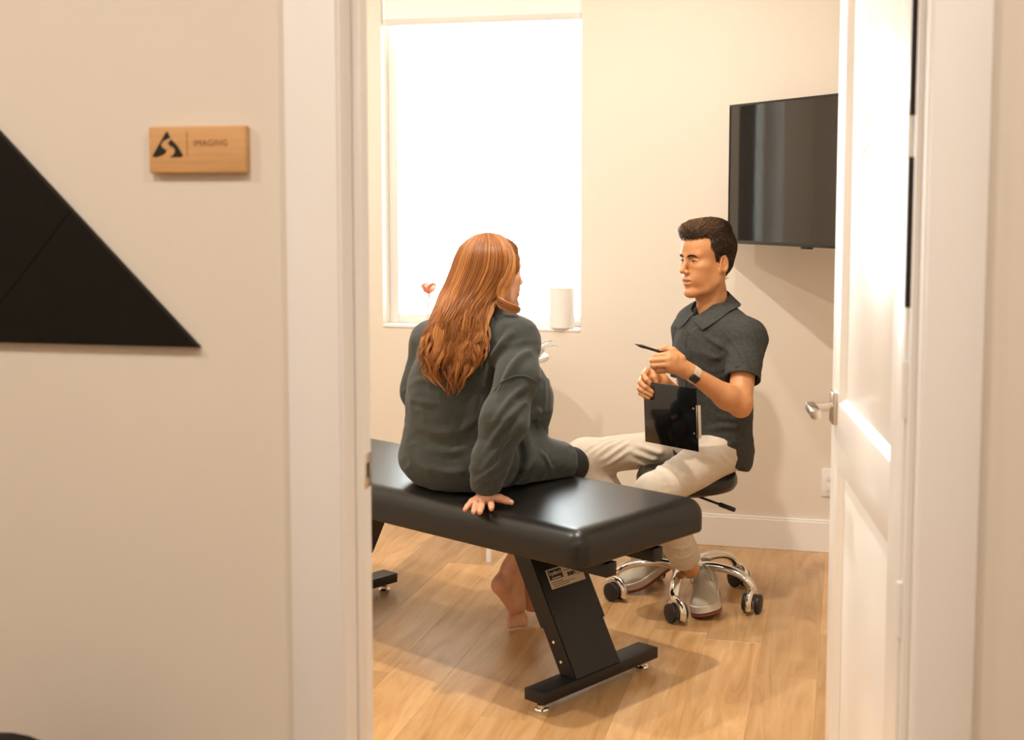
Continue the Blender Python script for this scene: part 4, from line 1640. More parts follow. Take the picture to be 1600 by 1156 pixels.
def shirt_front(z, off=0.0):
    """point on the shirt's front at height z, off metres to his left of the middle"""
    d = sv - nb
    a = d @ tleft
    m = (np.abs(sv[:, 2] - z) < 0.006) & (np.abs(a - off) < 0.006)
    if not m.any():
        return None
    f = (d @ tfw)[m]
    i = np.argmax(f)
    return sv[m][i]


# placket and buttons
zs = np.linspace(nb[2] - 0.060, hemc[2] - 0.02, 26)
cen = [shirt_front(z) for z in zs]
cen = [c for c in cen if c is not None]
if len(cen) > 5:
    cen = np.array(cen)
    ker = np.ones(5) / 5
    sm = np.stack([np.convolve(np.pad(cen[:, i], 2, mode='edge'), ker, mode='valid') for i in range(3)], axis=1)
    MB().tube(sm - tfw * 0.0008 + tleft * 0.012, 0.0022, 6).build('placket_seam', M_SHIRT, shirt, smooth=True)
    MB().tube(sm - tfw * 0.0012 - tleft * 0.012, 0.0018, 6).build('placket_seam', M_SHIRT, shirt, smooth=True)
    for i in (1, 7, 13, 19):
        if i < len(sm):
            M_ = Matrix(fr4(sm[i] + tfw * 0.0015, tleft, ZZ, tfw).tolist())
            MB().lathe([(0, -0.001), (0.0055, -0.001), (0.0058, 0.0008), (0.004, 0.0016), (0, 0.0012)], 16, M=M_).build('button', mat('dark_button', (0.02, 0.02, 0.02), 0.35, var=0.05), shirt, angle=50)

def drape_out(F, p, off):
    """moves a point along the field's slope until it lies off metres outside the surface"""
    p = np.array(p, dtype=float)
    for _ in range(6):
        i = np.clip(np.round((p - F.lo) / F.h).astype(int), 2, F.n - 3)
        d0 = F.d[tuple(i)]
        if d0 > off * 0.8:
            break
        g = np.array([F.d[i[0] + 2, i[1], i[2]] - F.d[i[0] - 2, i[1], i[2]], F.d[i[0], i[1] + 2, i[2]] - F.d[i[0], i[1] - 2, i[2]],
                      F.d[i[0], i[1], i[2] + 2] - F.d[i[0], i[1], i[2] - 2]])
        p = p + unit(g) * (off - d0)
    return p


# collar: stand and two pointed leaves
mb = MB()
rows = []
nC = nb + np.array([0, 0, 0.002])
for ph in np.linspace(-168, 168, 49):
    # ph = 0 at the back of the neck, +-168 at the front opening
    a = math.radians(ph)
    d = -tfw * math.cos(a) + tleft * math.sin(a)
    fr_ = (1 - math.cos(a)) / 2
    zt = 0.062 - 0.078 * fr_ ** 1.15              # the band stands high behind and drops to the throat
    cen_ = nb + tfw * (0.010 + 0.020 * fr_)
    r0 = 0.0575 + 0.004 * fr_
    tipw = np.clip((abs(ph) - 90) / 56, 0, 1)
    tipn = np.clip((abs(ph) - 146) / 22, 0, 1)
    leaf = 0.046 + 0.032 * tipw - 0.050 * tipn
    out_ = 0.30 + 0.25 * math.sin(a) ** 2

    side = math.sin(a) ** 2
    oo, dn = 0.40 + 0.45 * side, 0.92 - 0.42 * side

    def cpt(r, z, drape=False):
        p = cen_ + d * r + ZZ * z
        return mb.bm.verts.new(drape_out(sf, p, 0.006) if drape else p)
    rows.append([cpt(r0 + 0.004, zt - 0.036), cpt(r0, zt - 0.002), cpt(r0 + 0.004, zt + 0.003), cpt(r0 + 0.010, zt - 0.003),
                 cpt(r0 + 0.012 + oo * leaf * 0.5, zt - dn * leaf * 0.5, True), cpt(r0 + 0.014 + oo * leaf, zt - dn * leaf, True)])
for a, b in zip(rows[:-1], rows[1:]):
    for j in range(5):
        mb.bm.faces.new((a[j], a[j + 1], b[j + 1], b[j]))
bmesh.ops.recalc_face_normals(mb.bm, faces=mb.bm.faces[:])
bmesh.ops.solidify(mb.bm, geom=mb.bm.faces[:], thickness=0.0022)
mb.build('collar', M_SHIRT, shirt, angle=50)
# stitched cuff band of the near sleeve
ux = unit(np.cross(dL, tfw))
uy = np.cross(dL, ux)
mb = MB()
rings = []
for t_, rr_ in ((-0.022, 0.0610), (-0.021, 0.0625), (0.003, 0.0625), (0.0035, 0.058)):
    rings.append([mb.bm.verts.new(hemL + dL * t_ + (ux * math.cos(a) + uy * math.sin(a)) * rr_) for a in np.linspace(0, 2 * math.pi, 48, endpoint=False)])
for a, b in zip(rings[:-1], rings[1:]):
    for j in range(48):
        mb.bm.faces.new((a[j], a[(j + 1) % 48], b[(j + 1) % 48], b[j]))
mb.build('sleeve_cuff', M_SHIRT, shirt, angle=50)

# ---- trousers
lo = np.minimum.reduce([MR_KN, ML_AN, MR_AN, ML_KN, m_pelv]) - 0.13
hi = np.maximum.reduce([MR_KN, ML_AN, MR_AN, ML_HIP, m_pelv]) + 0.15
lo[2] = 0.09
hi[2] = m_pelv[2] + 0.10
pf = Field(lo, hi, 0.0042)
pf.ell(m_pelv, (0.150, 0.128, 0.105), k=0, axes=[tleft, tfw, ZZ])
pf.cap(m_pelv, m_pelv + np.array([0, 0, 0.06]), 0.12, 0.12, k=0.04, flat=(tfw, 0.8))
pf.cap(ML_HIP, ML_KN, 0.086, 0.065, k=0.03, flat=(ZZ, 0.95))
pf.cap(MR_HIP, MR_KN, 0.076, 0.070, k=0.025, flat=(ZZ, 0.93))
hmL = ML_KN + (ML_AN - ML_KN) * 0.87
hmR = MR_KN + (MR_AN - MR_KN) * 0.88
sdl = unit(hmL - ML_KN)
pf.cap(ML_KN, hmL - sdl * 0.05, 0.064, 0.053, k=0.03)
pf.cap(MR_KN, hmR, 0.070, 0.053, k=0.03)
pf.cap(hmL - sdl * 0.09, hmL, 0.054, 0.052, k=0.02, flatend=True)
pf.cap(hmL - sdl * 0.03, hmL + sdl * 0.05, 0.047, 0.047, k=0.003, op='sub')
pv, pq = pf.arrays(2)
PANTS_FOLDS = snap_lines(pv, [
    ([(1050, 712, 4.60), (1024, 706, 4.68), (992, 694, 4.76)], 0.009, 0.014), ([(1046, 722, 4.60), (1016, 716, 4.70), (980, 704, 4.78)], 0.008, 0.013),
    ([(1042, 732, 4.62), (1012, 728, 4.72), (985, 720, 4.80)], 0.007, 0.012),
    ([(978, 682, 4.84), (956, 694, 4.84), (930, 714, 4.86)], 0.006, 0.010), ([(968, 680, 4.85), (944, 692, 4.86), (920, 710, 4.87)], 0.006, 0.010),
    ([(986, 688, 4.82), (966, 702, 4.83), (938, 722, 4.86)], 0.006, 0.010), ([(952, 680, 4.87), (932, 690, 4.87), (912, 704, 4.88)], 0.005, 0.009),
    ([(992, 698, 4.80), (972, 712, 4.82), (944, 730, 4.86)], 0.005, 0.010),
    ([(1080, 712, 4.55), (1100, 712, 4.57), (1124, 722, 4.59)], 0.006, 0.014), ([(1128, 704, 4.60), (1136, 716, 4.60), (1150, 728, 4.62)], 0.006, 0.012),
    ([(1040, 772, 4.37), (1052, 766, 4.38), (1068, 768, 4.40)], 0.004, 0.007), ([(1048, 780, 4.37), (1060, 774, 4.38), (1076, 776, 4.42)], 0.004, 0.007),
    ([(1032, 762, 4.38), (1044, 756, 4.38), (1062, 758, 4.40)], 0.004, 0.008),
    ([(1042, 852, 4.57), (1066, 858, 4.54), (1094, 848, 4.58)], 0.005, 0.010), ([(1044, 866, 4.58), (1066, 873, 4.55), (1094, 862, 4.59)], 0.005, 0.008)])


def pants_disp(v):
    p1 = np.stack([v @ RT * 16 + v[:, 2] * 9, v[:, 1] * 12, v[:, 2] * 18 - v @ RT * 8], axis=1)
    p2 = np.stack([v @ RT * 40 - v[:, 2] * 20, v[:, 1] * 30, v[:, 2] * 50], axis=1)
    return 0.0020 * vnoise(p1, 4) + 0.0006 * vnoise(p2, 6) + crease(v, PANTS_FOLDS)


pv = displace(pv, pq, pants_disp)
pants = link('trousers', np_mesh('trousers', [(pv, pq)]), M_CHINO, man)
pants['label'] = 'cream cotton trousers'

# ---- shoes, modelled once in a shoe frame: x to the toe, z up, origin at the heel on the ground
OUT = [(0.004, -0.020), (0.0, 0.0), (0.004, 0.022), (0.025, 0.036), (0.07, 0.038), (0.12, 0.040), (0.17, 0.047), (0.215, 0.052), (0.255, 0.046), (0.282, 0.028),
       (0.292, 0.004), (0.286, -0.020), (0.262, -0.038), (0.222, -0.046), (0.17, -0.042), (0.12, -0.034), (0.07, -0.034), (0.025, -0.033)]


def shoe(F, mirror=1):
    M_ = Matrix(F.tolist())
    fu = Field((-0.02, -0.075, 0.0), (0.31, 0.075, 0.16), 0.003, F)
    my = mirror
    fu.ell((0.050, 0, 0.050), (0.050, 0.036, 0.055), k=0.0)
    fu.cap((0.045, 0, 0.075), (0.052, 0, 0.108), 0.034, 0.036, k=0.02, flat=((0, 1, 0), 0.92))
    fu.ell((0.125, 0.002 * my, 0.050), (0.085, 0.040, 0.043), k=0.03)
    fu.cap((0.090, 0, 0.085), (0.190, 0.004 * my, 0.050), 0.026, 0.024, k=0.03, flat=((0, 0, 1), 0.9))
    fu.ell((0.215, 0.004 * my, 0.033), (0.072, 0.0475, 0.036), k=0.02)
    fu.cap((0.052, 0, 0.150), (0.050, 0, 0.070), 0.030, 0.024, k=0.006, op='sub')
    fu.plane((0, 0, 0.020), (0, 0, -1), k=0.003)
    up_ = link('shoe', np_mesh('shoe', [fu.arrays(2)]), M_SHOE, man)
    out = [(x, y * my) for x, y in OUT]
    if my < 0:
        out = out[::-1]

    def slab(name, z0, z1, grow, m, spring=0.0):
        mb = MB()
        n = len(out)
        c = np.array([0.145, 0.0])
        ring = catmull([np.array([*p]) for p in out + out[:1]], 72)[:-1]
        lo_, hi_ = [], []
        for p in ring:
            d = unit(p - c)
            q = p + d * grow
            sp_ = spring * smoothstep(np.array([q[0]]), 0.20, 0.30)[0]
            lo_.append(mb.bm.verts.new((q[0], q[1], z0 + sp_)))
            hi_.append(mb.bm.verts.new((q[0], q[1], z1 + sp_ * 0.6)))
        k = len(ring)
        for i in range(k):
            j = (i + 1) % k
            mb.bm.faces.new((lo_[i], lo_[j], hi_[j], hi_[i]))
        mb.bm.faces.new(lo_[::-1])
        mb.bm.faces.new(hi_)
        bmesh.ops.transform(mb.bm, matrix=M_, verts=mb.bm.verts[:])
        return mb.build(name, m, up_, angle=50)
    slab('midsole', 0.010, 0.036, 0.002, M_MIDSOLE, 0.012)
    slab('outsole', 0.0, 0.011, 0.0035, M_OUTSOLE, 0.012)

    def top(x, y):
        """height of the upper over the tongue"""
        t_ = (x - 0.085) / 0.12
        return 0.1135 - 0.045 * t_ - (y / 0.034) ** 2 * 0.010
    mb = MB()
    for i in range(5):
        x = 0.095 + 0.023 * i
        w = 0.024 - 0.0015 * i
        for sg in (-1, 1):
            pts = [(x + 0.011 * q, sg * (w - 2 * w * q), top(x + 0.011 * q, w - 2 * w * q) + 0.004) for q in np.linspace(0, 1, 7)]
            mb.tube(pts, 0.0023, 6)
    bmesh.ops.transform(mb.bm, matrix=M_, verts=mb.bm.verts[:])
    mb.build('laces', M_LACE, up_, smooth=True)
    mb = MB()
    for sg in (-1, 1):
        mb.tube(catmull([(0.098, 0, 0.116), (0.108, sg * 0.014, 0.124), (0.135, sg * 0.034, 0.104), (0.160, sg * 0.036, 0.084), (0.150, sg * 0.022, 0.092), (0.115, sg * 0.008, 0.114), (0.098, 0, 0.116)], 22), 0.0021, 6)
        mb.tube(catmull([(0.098, 0, 0.116), (0.125, sg * 0.012, 0.112), (0.165, sg * 0.020, 0.088), (0.185, sg * 0.026, 0.072)], 14), 0.0020, 6)
    mb.sphere((0.099, 0, 0.117), 0.0055, 10)
    bmesh.ops.transform(mb.bm, matrix=M_, verts=mb.bm.verts[:])
    mb.build('bow', M_LACE, up_, smooth=True)
    return up_


fL = hdir(12)
toeL = np.array([-0.452, 4.475, 0.0])
FLs = frame_from(toeL - fL * 0.312 + np.array([0, 0, 0.004]), fL + np.array([0, 0, -0.02]), unit(ZZ - 0.20 * RT))
FLs[:3, :3] *= 1.07
FLs[:3, 3] += np.array([0, 0, 0.012])
shoe(FLs, 1)
toeR = np.array([-0.772, 4.74, 0.012])
heelR = toeR + 0.285 * unit(-hdir(62) + np.array([0, 0, 0.36]))
xr = unit(toeR - heelR)
FRs = frame_from(heelR, xr, unit(ZZ - xr * (ZZ @ xr) + 0.10 * TOW))
FRs[:3, :3] *= 1.05
shoe(FRs, -1)

# ---- watch on the left wrist, ring on the left hand
wd = unit(ML_WR - ML_EL)
wc = ML_WR - wd * 0.004
ux = unit(np.cross(wd, ZZ))
uy = np.cross(wd, ux)
mb = MB()
rings = []
for t_, r_ in ((-0.0125, 0.0262), (-0.0125, 0.0292), (0.0125, 0.0292), (0.0125, 0.0262)):
    rings.append([mb.bm.verts.new(wc + wd * t_ + (ux * math.cos(a) + uy * math.sin(a)) * r_) for a in np.linspace(0, 2 * math.pi, 40, endpoint=False)])
for a, b in zip(rings, rings[1:] + rings[:1]):
    for j in range(40):
        mb.bm.faces.new((a[j], a[(j + 1) % 40], b[(j + 1) % 40], b[j]))
watch = mb.build('watch', mat('sand_strap', (0.62, 0.53, 0.42), 0.7, var=0.06, scale=200), man, angle=50)
wn = unit(TOW * 0.85 - ZZ * 0.35 - wd * (TOW @ wd))
wn = unit(wn - wd * (wn @ wd))
M_ = Matrix(fr4(wc + wn * 0.0285, wd, np.cross(wn, wd), wn).tolist())
wcase = MB().box((-0.016, -0.013, -0.004), (0.016, 0.013, 0.006), 0.003, 2, M_).build('watch_case', M_RUBBER, watch, angle=50)
ring_c = S(1029, 571, 4.3415)
rdv = unit(S(1020, 571.5, 4.344) - S(1045, 570, 4.336))
ux = unit(np.cross(rdv, ZZ))
uy = np.cross(rdv, ux)
mb = MB()
mb.tube([ring_c + (ux * math.cos(a) + uy * math.sin(a)) * 0.0102 for a in np.linspace(0, 2 * math.pi, 29)], 0.0017, 8, caps=False)
mb.build('ring', M_CHROME, man, smooth=True)

# ------------------------------------------------------------------ things he holds
pa, pb = S(991, 537.3, 4.372), S(1044, 553.5, 4.372)
pd = unit(pb - pa)
pen = bpy.data.objects.new('pen', None)
COL.objects.link(pen)
z_ = pd
x_ = unit(np.cross(ZZ, z_))
pen.matrix_world = frame_matrix(pa, x_, np.cross(z_, x_), z_)
tag(pen, 'slim black pen held in the man\'s left hand', 'pen')
L = float(np.linalg.norm(pb - pa)) + 0.01
MB().lathe([(0, 0.0), (0.0008, 0.0), (0.0012, 0.004), (0.0034, 0.014)], 14).build('tip', M_BLACKMETAL, pen, angle=50)
MB().lathe([(0.0034, 0.014), (0.0052, 0.020), (0.0052, 0.036), (0.0046, 0.040), (0.0046, L), (0.0038, L + 0.002), (0, L + 0.002)], 16).build('barrel', M_TVBODY, pen, angle=50)
MB().box((-0.0012, 0.0045, L - 0.045), (0.0012, 0.0068, L - 0.002), 0.0006, 1).build('clip', M_CHROME, pen, angle=50)

# clipboard standing on his lap, clip at the side nearest the viewer
bl_, br_ = S(1008, 690, 4.50), S(1091, 706, 4.285)
tl_ = S(1002.5, 599, 4.49)
cx_ = br_ - bl_
CL = float(np.linalg.norm(cx_))
cx_ = unit(cx_)
cy_ = tl_ - bl_
cy_ = unit(cy_ - cx_ * (cy_ @ cx_))
CHh = 0.208
cn_ = np.cross(cx_, cy_)
if cn_ @ TOW < 0:
    cn_ = -cn_
clip = bpy.data.objects.new('clipboard', None)
COL.objects.link(clip)
clip.matrix_world = frame_matrix(bl_, cx_, cy_, cn_)
tag(clip, 'glossy black clipboard with a metal clip standing on the man\'s lap', 'clipboard')
M_GLOSS = mat('black_acrylic', (0.006, 0.0058, 0.0055), 0.08, var=0.05)
mb = MB()
mb.box((0, 0, -0.0035), (CL, CHh, 0.0), 0.0012, 2)
mb.build('board', M_GLOSS, clip, angle=40)
MB().box((0.004, 0.004, -0.0062), (CL - 0.02, CHh - 0.004, -0.0036)).build('paper', M_WHITE, clip)
MB().box((CL - 0.034, 0.045, -0.0115), (CL + 0.002, CHh - 0.055, -0.0062), 0.0015, 2).build('metal_clip', M_STEEL, clip, angle=40)
MB().box((CL - 0.004, 0.045, -0.012), (CL + 0.006, CHh - 0.055, 0.0015), 0.002, 2).build('clip_edge', M_STEEL, clip, angle=40)
for y in (0.058, CHh - 0.068):
    MB().lathe([(0, 0), (0.0042, 0), (0.0035, 0.0016), (0, 0.002)], 14, (CL - 0.018, y, 0)).build('rivet', M_CHROME, clip, angle=50)

# ------------------------------------------------------------------ THE WOMAN
M_SWEAT = mat('green_grey_fleece', (0.033, 0.038, 0.032), 0.9, var=0.10, scale=60, bump=0.25, bscale=500, sheen=0.15)
M_LEGG = mat('black_leggings', (0.010, 0.009, 0.008), 0.8, var=0.1, bump=0.1, bscale=500)
M_AUB = strand_mat('auburn_hair', (0.13, 0.038, 0.008), (0.33, 0.115, 0.024), (0.58, 0.26, 0.075), 0.36)
M_AUBCAP = mat('auburn_hair_base', (0.085, 0.027, 0.007), 0.6, var=0.35, scale=60)

wf = hdir(-123)
WH = frame_from(spot(772, 428, 4.10), wf + np.array([0, 0, -0.10]), unit(ZZ + 0.10 * wf - 0.10 * RT))
WH[:3, :3] *= 0.88
wfd = Field((-0.16, -0.125, -0.26), (0.15, 0.125, 0.15), 0.003, WH)
model_head(wfd)
w_head = wfd.arrays(1)

W_NK = spot(768, 490, 4.09)
WR_SH, WL_SH = spot(806, 533, 4.00), spot(676, 536, 4.27)
WR_W = spot(759, 768, 3.885)
wh = hand_field([spot(720, 770, 3.93), spot(805, 810, 3.78), spot(790, 700, 3.86)], 0.0019)
wh.chain([spot(786, 660, 3.87), spot(769, 716, 3.875), WR_W], [0.034, 0.031, 0.024], k=0.01)
wh.cap(WR_W, spot(757, 779, 3.872), 0.024, 0.022, k=0.012, flat=(ZZ, 0.75))
wk = [(737.0, 783.0, 3.862), (745, 783, 3.856), (754, 783, 3.854), (766.5, 782, 3.858)]
wp_ = [(730.5, 790.5, 3.832), (741.8, 792.5, 3.820), (751.8, 792.5, 3.816), (767.5, 790.0, 3.824)]
wt_ = [(726.5, 796.0, 3.812), (740.2, 799.5, 3.792), (749.8, 799.8, 3.788), (767.8, 794.5, 3.802)]
for a, b, c, r in zip(wk, wp_, wt_, (0.0080, 0.0090, 0.0094, 0.0092)):
    wh.chain([spot(757, 776, 3.878), S(*a)], [0.016, 0.0095], k=0.009)
    wh.chain([S(*a), S(*b), S(*c)], [r * 1.05, r, r * 0.85], k=0.003)
wh.chain([spot(768, 777, 3.880), spot(781, 778.5, 3.872), spot(791, 781.8, 3.862), spot(799, 785.0, 3.855)], [0.014, 0.0115, 0.0098, 0.0080], k=0.008)
w_hand = wh.arrays(1)

# far hand resting on her lap, just showing past the sweater
wl = hand_field([spot(846, 684, 4.46), spot(858, 684, 4.40)], 0.0022)
wl.cap(spot(828, 672, 4.46), spot(846, 681, 4.44), 0.025, 0.020, k=0.0)
for i in range(4):
    wl.chain([spot(846, 679 + 2.2 * i, 4.44 + 0.012 * i), spot(853, 682 + 2.0 * i, 4.43 + 0.013 * i), spot(855, 688 + 1.5 * i, 4.43 + 0.013 * i)], [0.009, 0.0085, 0.0075], k=0.004)
w_hand2 = wl.arrays(1)

# legs and feet
WR_HIP, WR_KN, WR_AN = spot(746, 722, 4.12), spot(892, 726, 4.42), spot(799, 886, 4.455)
WL_HIP, WL_KN = spot(682, 712, 4.26), spot(832, 712, 4.62)
ft = Field(spot(760, 985, 4.60) - np.array([0.16, 0.2, 0.05]), spot(900, 720, 4.60) + np.array([0.10, 0.15, 0.12]), 0.0029)
ft.cap(WR_KN, WR_KN * 0.55 + WR_AN * 0.45, 0.046, 0.048, k=0)
ft.cap(WR_KN * 0.55 + WR_AN * 0.45, WR_AN, 0.048, 0.031, k=0.02)
ft.cap(WR_AN, spot(783, 913, 4.44), 0.027, 0.030, k=0.02)                   # heel
ft.cap(spot(783, 914, 4.44), spot(803, 945, 4.465), 0.029, 0.027, k=0.02)
ft.cap(spot(803, 896, 4.475), spot(809, 946, 4.49), 0.031, 0.028, k=0.025)
for i, (px, r) in enumerate(((795.5, 0.0080), (800.5, 0.0082), (805.5, 0.0085), (810.8, 0.0090), (818.5, 0.0118))):
    kk = 4.47 + 0.006 * i
    tz_ = spot(px, 973.5, kk)
    dz_ = r * 0.98 - tz_[2]
    ft.chain([spot(800 + 2.6 * i, 950, kk), spot(px, 965, kk), spot(px + 0.8, 973.5, kk - 0.012) + np.array([0, 0, dz_])], [0.013, r * 1.0, r * 1.05], k=0.003)
# second foot crossed behind
ft.cap(spot(835, 880, 4.56), spot(822, 905, 4.55), 0.030, 0.032, k=0.0)
ft.cap(spot(818, 905, 4.545), spot(832, 938, 4.56), 0.034, 0.036, k=0.02)
ft.cap(spot(832, 938, 4.56), spot(862, 945, 4.57), 0.033, 0.024, k=0.02)
w_foot = ft.arrays(2)
wb = Field(np.minimum.reduce([WR_HIP, WL_HIP, WR_SH, WL_SH]) - 0.2, np.maximum.reduce([WL_KN, WR_KN, W_NK]) + 0.12, 0.008)
wb.cap(spot(712, 700, 4.18), spot(740, 545, 4.12), 0.13, 0.12, k=0, flat=(BV, 0.75))
wb.cap(spot(740, 545, 4.12), W_NK, 0.10, 0.05, k=0.04)
wb.cap(WR_SH, spot(740, 545, 4.12), 0.045, 0.08, k=0.03)
wb.cap(WL_SH, spot(740, 545, 4.12), 0.045, 0.08, k=0.03)
wb.cap(WR_HIP, WR_KN, 0.060, 0.045, k=0.02)
wb.cap(WL_HIP, WL_KN, 0.060, 0.045, k=0.02)
wb.cap(WL_KN, spot(842, 860, 4.58), 0.045, 0.034, k=0.02)
me = np_mesh('person', [w_head, w_hand, w_hand2, w_foot, wb.arrays(1)])
woman = link('person', me, M_SKINF)
tag(woman, 'woman with long auburn hair and dark green sweater seated on the bench, back to viewer', 'person')

for sy in (-1, 1):
    mb = MB().sphere((0.0712, sy * 0.0320, 0.0036), 0.0133, 20)
    bmesh.ops.transform(mb.bm, matrix=Matrix(WH.tolist()), verts=mb.bm.verts[:])
    e = mb.build('eye', M_EYE, woman, smooth=True)
    mb = MB().sphere((0.0790, sy * 0.0310, 0.0034), 0.0074, 14)
    bmesh.ops.transform(mb.bm, matrix=Matrix(WH.tolist()), verts=mb.bm.verts[:])
    mb.build('iris', M_IRIS, e, smooth=True)

# ---- leggings
lf_ = Field(np.minimum.reduce([WR_HIP, WL_HIP, WR_KN]) - 0.13 - np.array([0, 0, 0.2]), np.maximum.reduce([WR_KN, WL_KN, WR_HIP]) + 0.12, 0.005)
lf_.cap(WR_HIP, WR_KN, 0.078, 0.057, k=0.0)
lf_.cap(WL_HIP, WL_KN, 0.078, 0.057, k=0.03)
lf_.cap(WR_KN, WR_KN * 0.55 + WR_AN * 0.45, 0.056, 0.054, k=0.02)
lf_.cap(WL_KN, spot(840, 800, 4.60), 0.056, 0.052, k=0.02)
lf_.ell(spot(712, 726, 4.18), (0.17, 0.15, 0.072), k=0.04, axes=[BU, BV, ZZ])
lg = link('leggings', np_mesh('leggings', [lf_.arrays(2)]), M_LEGG, woman)

# ---- sweater
lo = np.minimum.reduce([spot(600, 780, 4.2), WR_SH, WL_SH, spot(735, 780, 3.8)]) - 0.10
hi = np.maximum.reduce([spot(900, 480, 4.4), WR_SH, WL_SH, spot(660, 480, 4.35)]) + 0.10
lo[2] = 0.545
wsf = Field(lo, hi, 0.0042)
T0, T1, T2 = spot(716, 690, 4.175), spot(722, 620, 4.15), spot(736, 552, 4.12)
wsf.cap(T0, T1, 0.200, 0.190, k=0.0, flat=(BV, 0.74))
wsf.cap(T1, T2, 0.190, 0.160, k=0.05, flat=(BV, 0.74))
wsf.ell(spot(716, 716, 4.175), (0.205, 0.165, 0.100), k=0.05, axes=[BU, BV, ZZ])
wsf.cap(WR_SH, WL_SH, 0.062, 0.062, k=0.06)
wsf.cap(T2, W_NK + np.array([0, 0, -0.03]), 0.13, 0.062, k=0.05)
wsf.cap(W_NK + np.array([0, 0, -0.02]), WR_SH, 0.058, 0.062, k=0.04)
wsf.cap(W_NK + np.array([0, 0, -0.02]), WL_SH, 0.058, 0.062, k=0.04)
# near sleeve down to the cuff
sl = [WR_SH, spot(810, 588, 3.925), spot(788, 655, 3.875), spot(769, 716, 3.875), spot(759.5, 752, 3.88)]
wsf.chain(sl, [0.066, 0.060, 0.066, 0.051, 0.045], k=0.03)
cdir = unit(sl[4] - sl[3])
cuff_end = spot(758.5, 765, 3.882)
wsf.cap(sl[4], cuff_end, 0.041, 0.042, k=0.008, flatend=True)
# far sleeve: elbow to the left, forearm across the lap
wsf.chain([WL_SH, spot(655, 610, 4.30), spot(668, 650, 4.38), spot(760, 668, 4.46), spot(838, 672, 4.45)], [0.066, 0.058, 0.055, 0.050, 0.042], k=0.03)
# front of the sweater hanging forward, and its hem over the thigh
wsf.cap(spot(795, 555, 4.20), spot(806, 625, 4.28), 0.085, 0.112, k=0.05)
wsf.cap(spot(806, 625, 4.28), spot(800, 690, 4.26), 0.112, 0.10, k=0.04)
wsf.cap(spot(790, 714, 4.16), spot(876, 722, 4.345), 0.090, 0.072, k=0.03, flatend=True)
wsf.plane((0, 0, 0.5495), (0, 0, -1), k=0.02)
wv, wq = wsf.arrays(2)
SW_FOLDS = snap_lines(wv, [
    ([(838, 545, 3.93), (815, 555, 3.90), (795, 585, 3.89), (778, 620, 3.90)], 0.010, 0.016),
    ([(806, 515, 3.94), (785, 535, 3.95), (765, 570, 3.97), (752, 620, 3.98)], 0.010, 0.018),
    ([(830, 620, 3.82), (806, 640, 3.80), (780, 672, 3.80), (756, 716, 3.82)], 0.009, 0.014),
    ([(822, 650, 3.81), (800, 672, 3.80), (776, 704, 3.81), (750, 742, 3.83)], 0.008, 0.013),
    ([(826, 600, 3.84), (806, 615, 3.82), (786, 640, 3.81), (768, 668, 3.82)], 0.007, 0.013),
    ([(798, 700, 3.82), (778, 722, 3.82), (756, 744, 3.83), (742, 754, 3.84)], 0.007, 0.010),
    ([(790, 732, 3.83), (768, 744, 3.83), (744, 764, 3.84)], 0.006, 0.009),
    ([(840, 610, 3.89), (842, 640, 3.92), (832, 670, 3.95)], 0.006, 0.012),
    ([(745, 640, 4.00), (728, 668, 4.00), (690, 676, 4.00), (645, 668, 4.06)], 0.006, 0.018),
    ([(740, 700, 3.99), (700, 706, 4.0), (650, 698, 4.05)], 0.006, 0.018),
    ([(745, 730, 3.98), (705, 738, 3.99), (645, 726, 4.05)], 0.005, 0.016),
    ([(632, 600, 4.2), (660, 592, 4.08), (690, 606, 4.03)], 0.008, 0.016), ([(630, 622, 4.2), (656, 628, 4.1), (685, 632, 4.04)], 0.007, 0.014),
    ([(850, 560, 4.12), (856, 600, 4.16), (850, 650, 4.18)], 0.006, 0.014),
    ([(842, 700, 4.2), (856, 716, 4.2), (868, 742, 4.22)], 0.006, 0.012), ([(838, 716, 4.16), (820, 732, 4.14), (800, 740, 4.12)], 0.006, 0.014),
    ([(866, 690, 4.25), (858, 706, 4.23), (850, 726, 4.22)], 0.005, 0.010)])


def sweat_disp(v):
    a = v @ BU
    f = v @ BV
    z = v[:, 2]
    p1 = np.stack([a * 7 + z * 5, f * 7, z * 14 - a * 5], axis=1)
    p2 = np.stack([a * 16 - z * 8, f * 16, z * 30 + a * 12], axis=1)
    return 0.0045 * vnoise(p1, 8) + 0.0022 * (1 - 2 * np.abs(vnoise(p2, 9))) + 1.7 * crease(v, SW_FOLDS)


wv = displace(wv, wq, sweat_disp)
wv[:, 2] = np.maximum(wv[:, 2], 0.549)
sweater = link('sweater', np_mesh('sweater', [(wv, wq)]), M_SWEAT, woman)
sweater['label'] = 'dark green-grey oversized sweatshirt'


near_cloth = Nearest(wv)


def cloth_k(x, y):
    return np.where(np.asarray(y) < 470, 9.0, near_cloth(x, y))


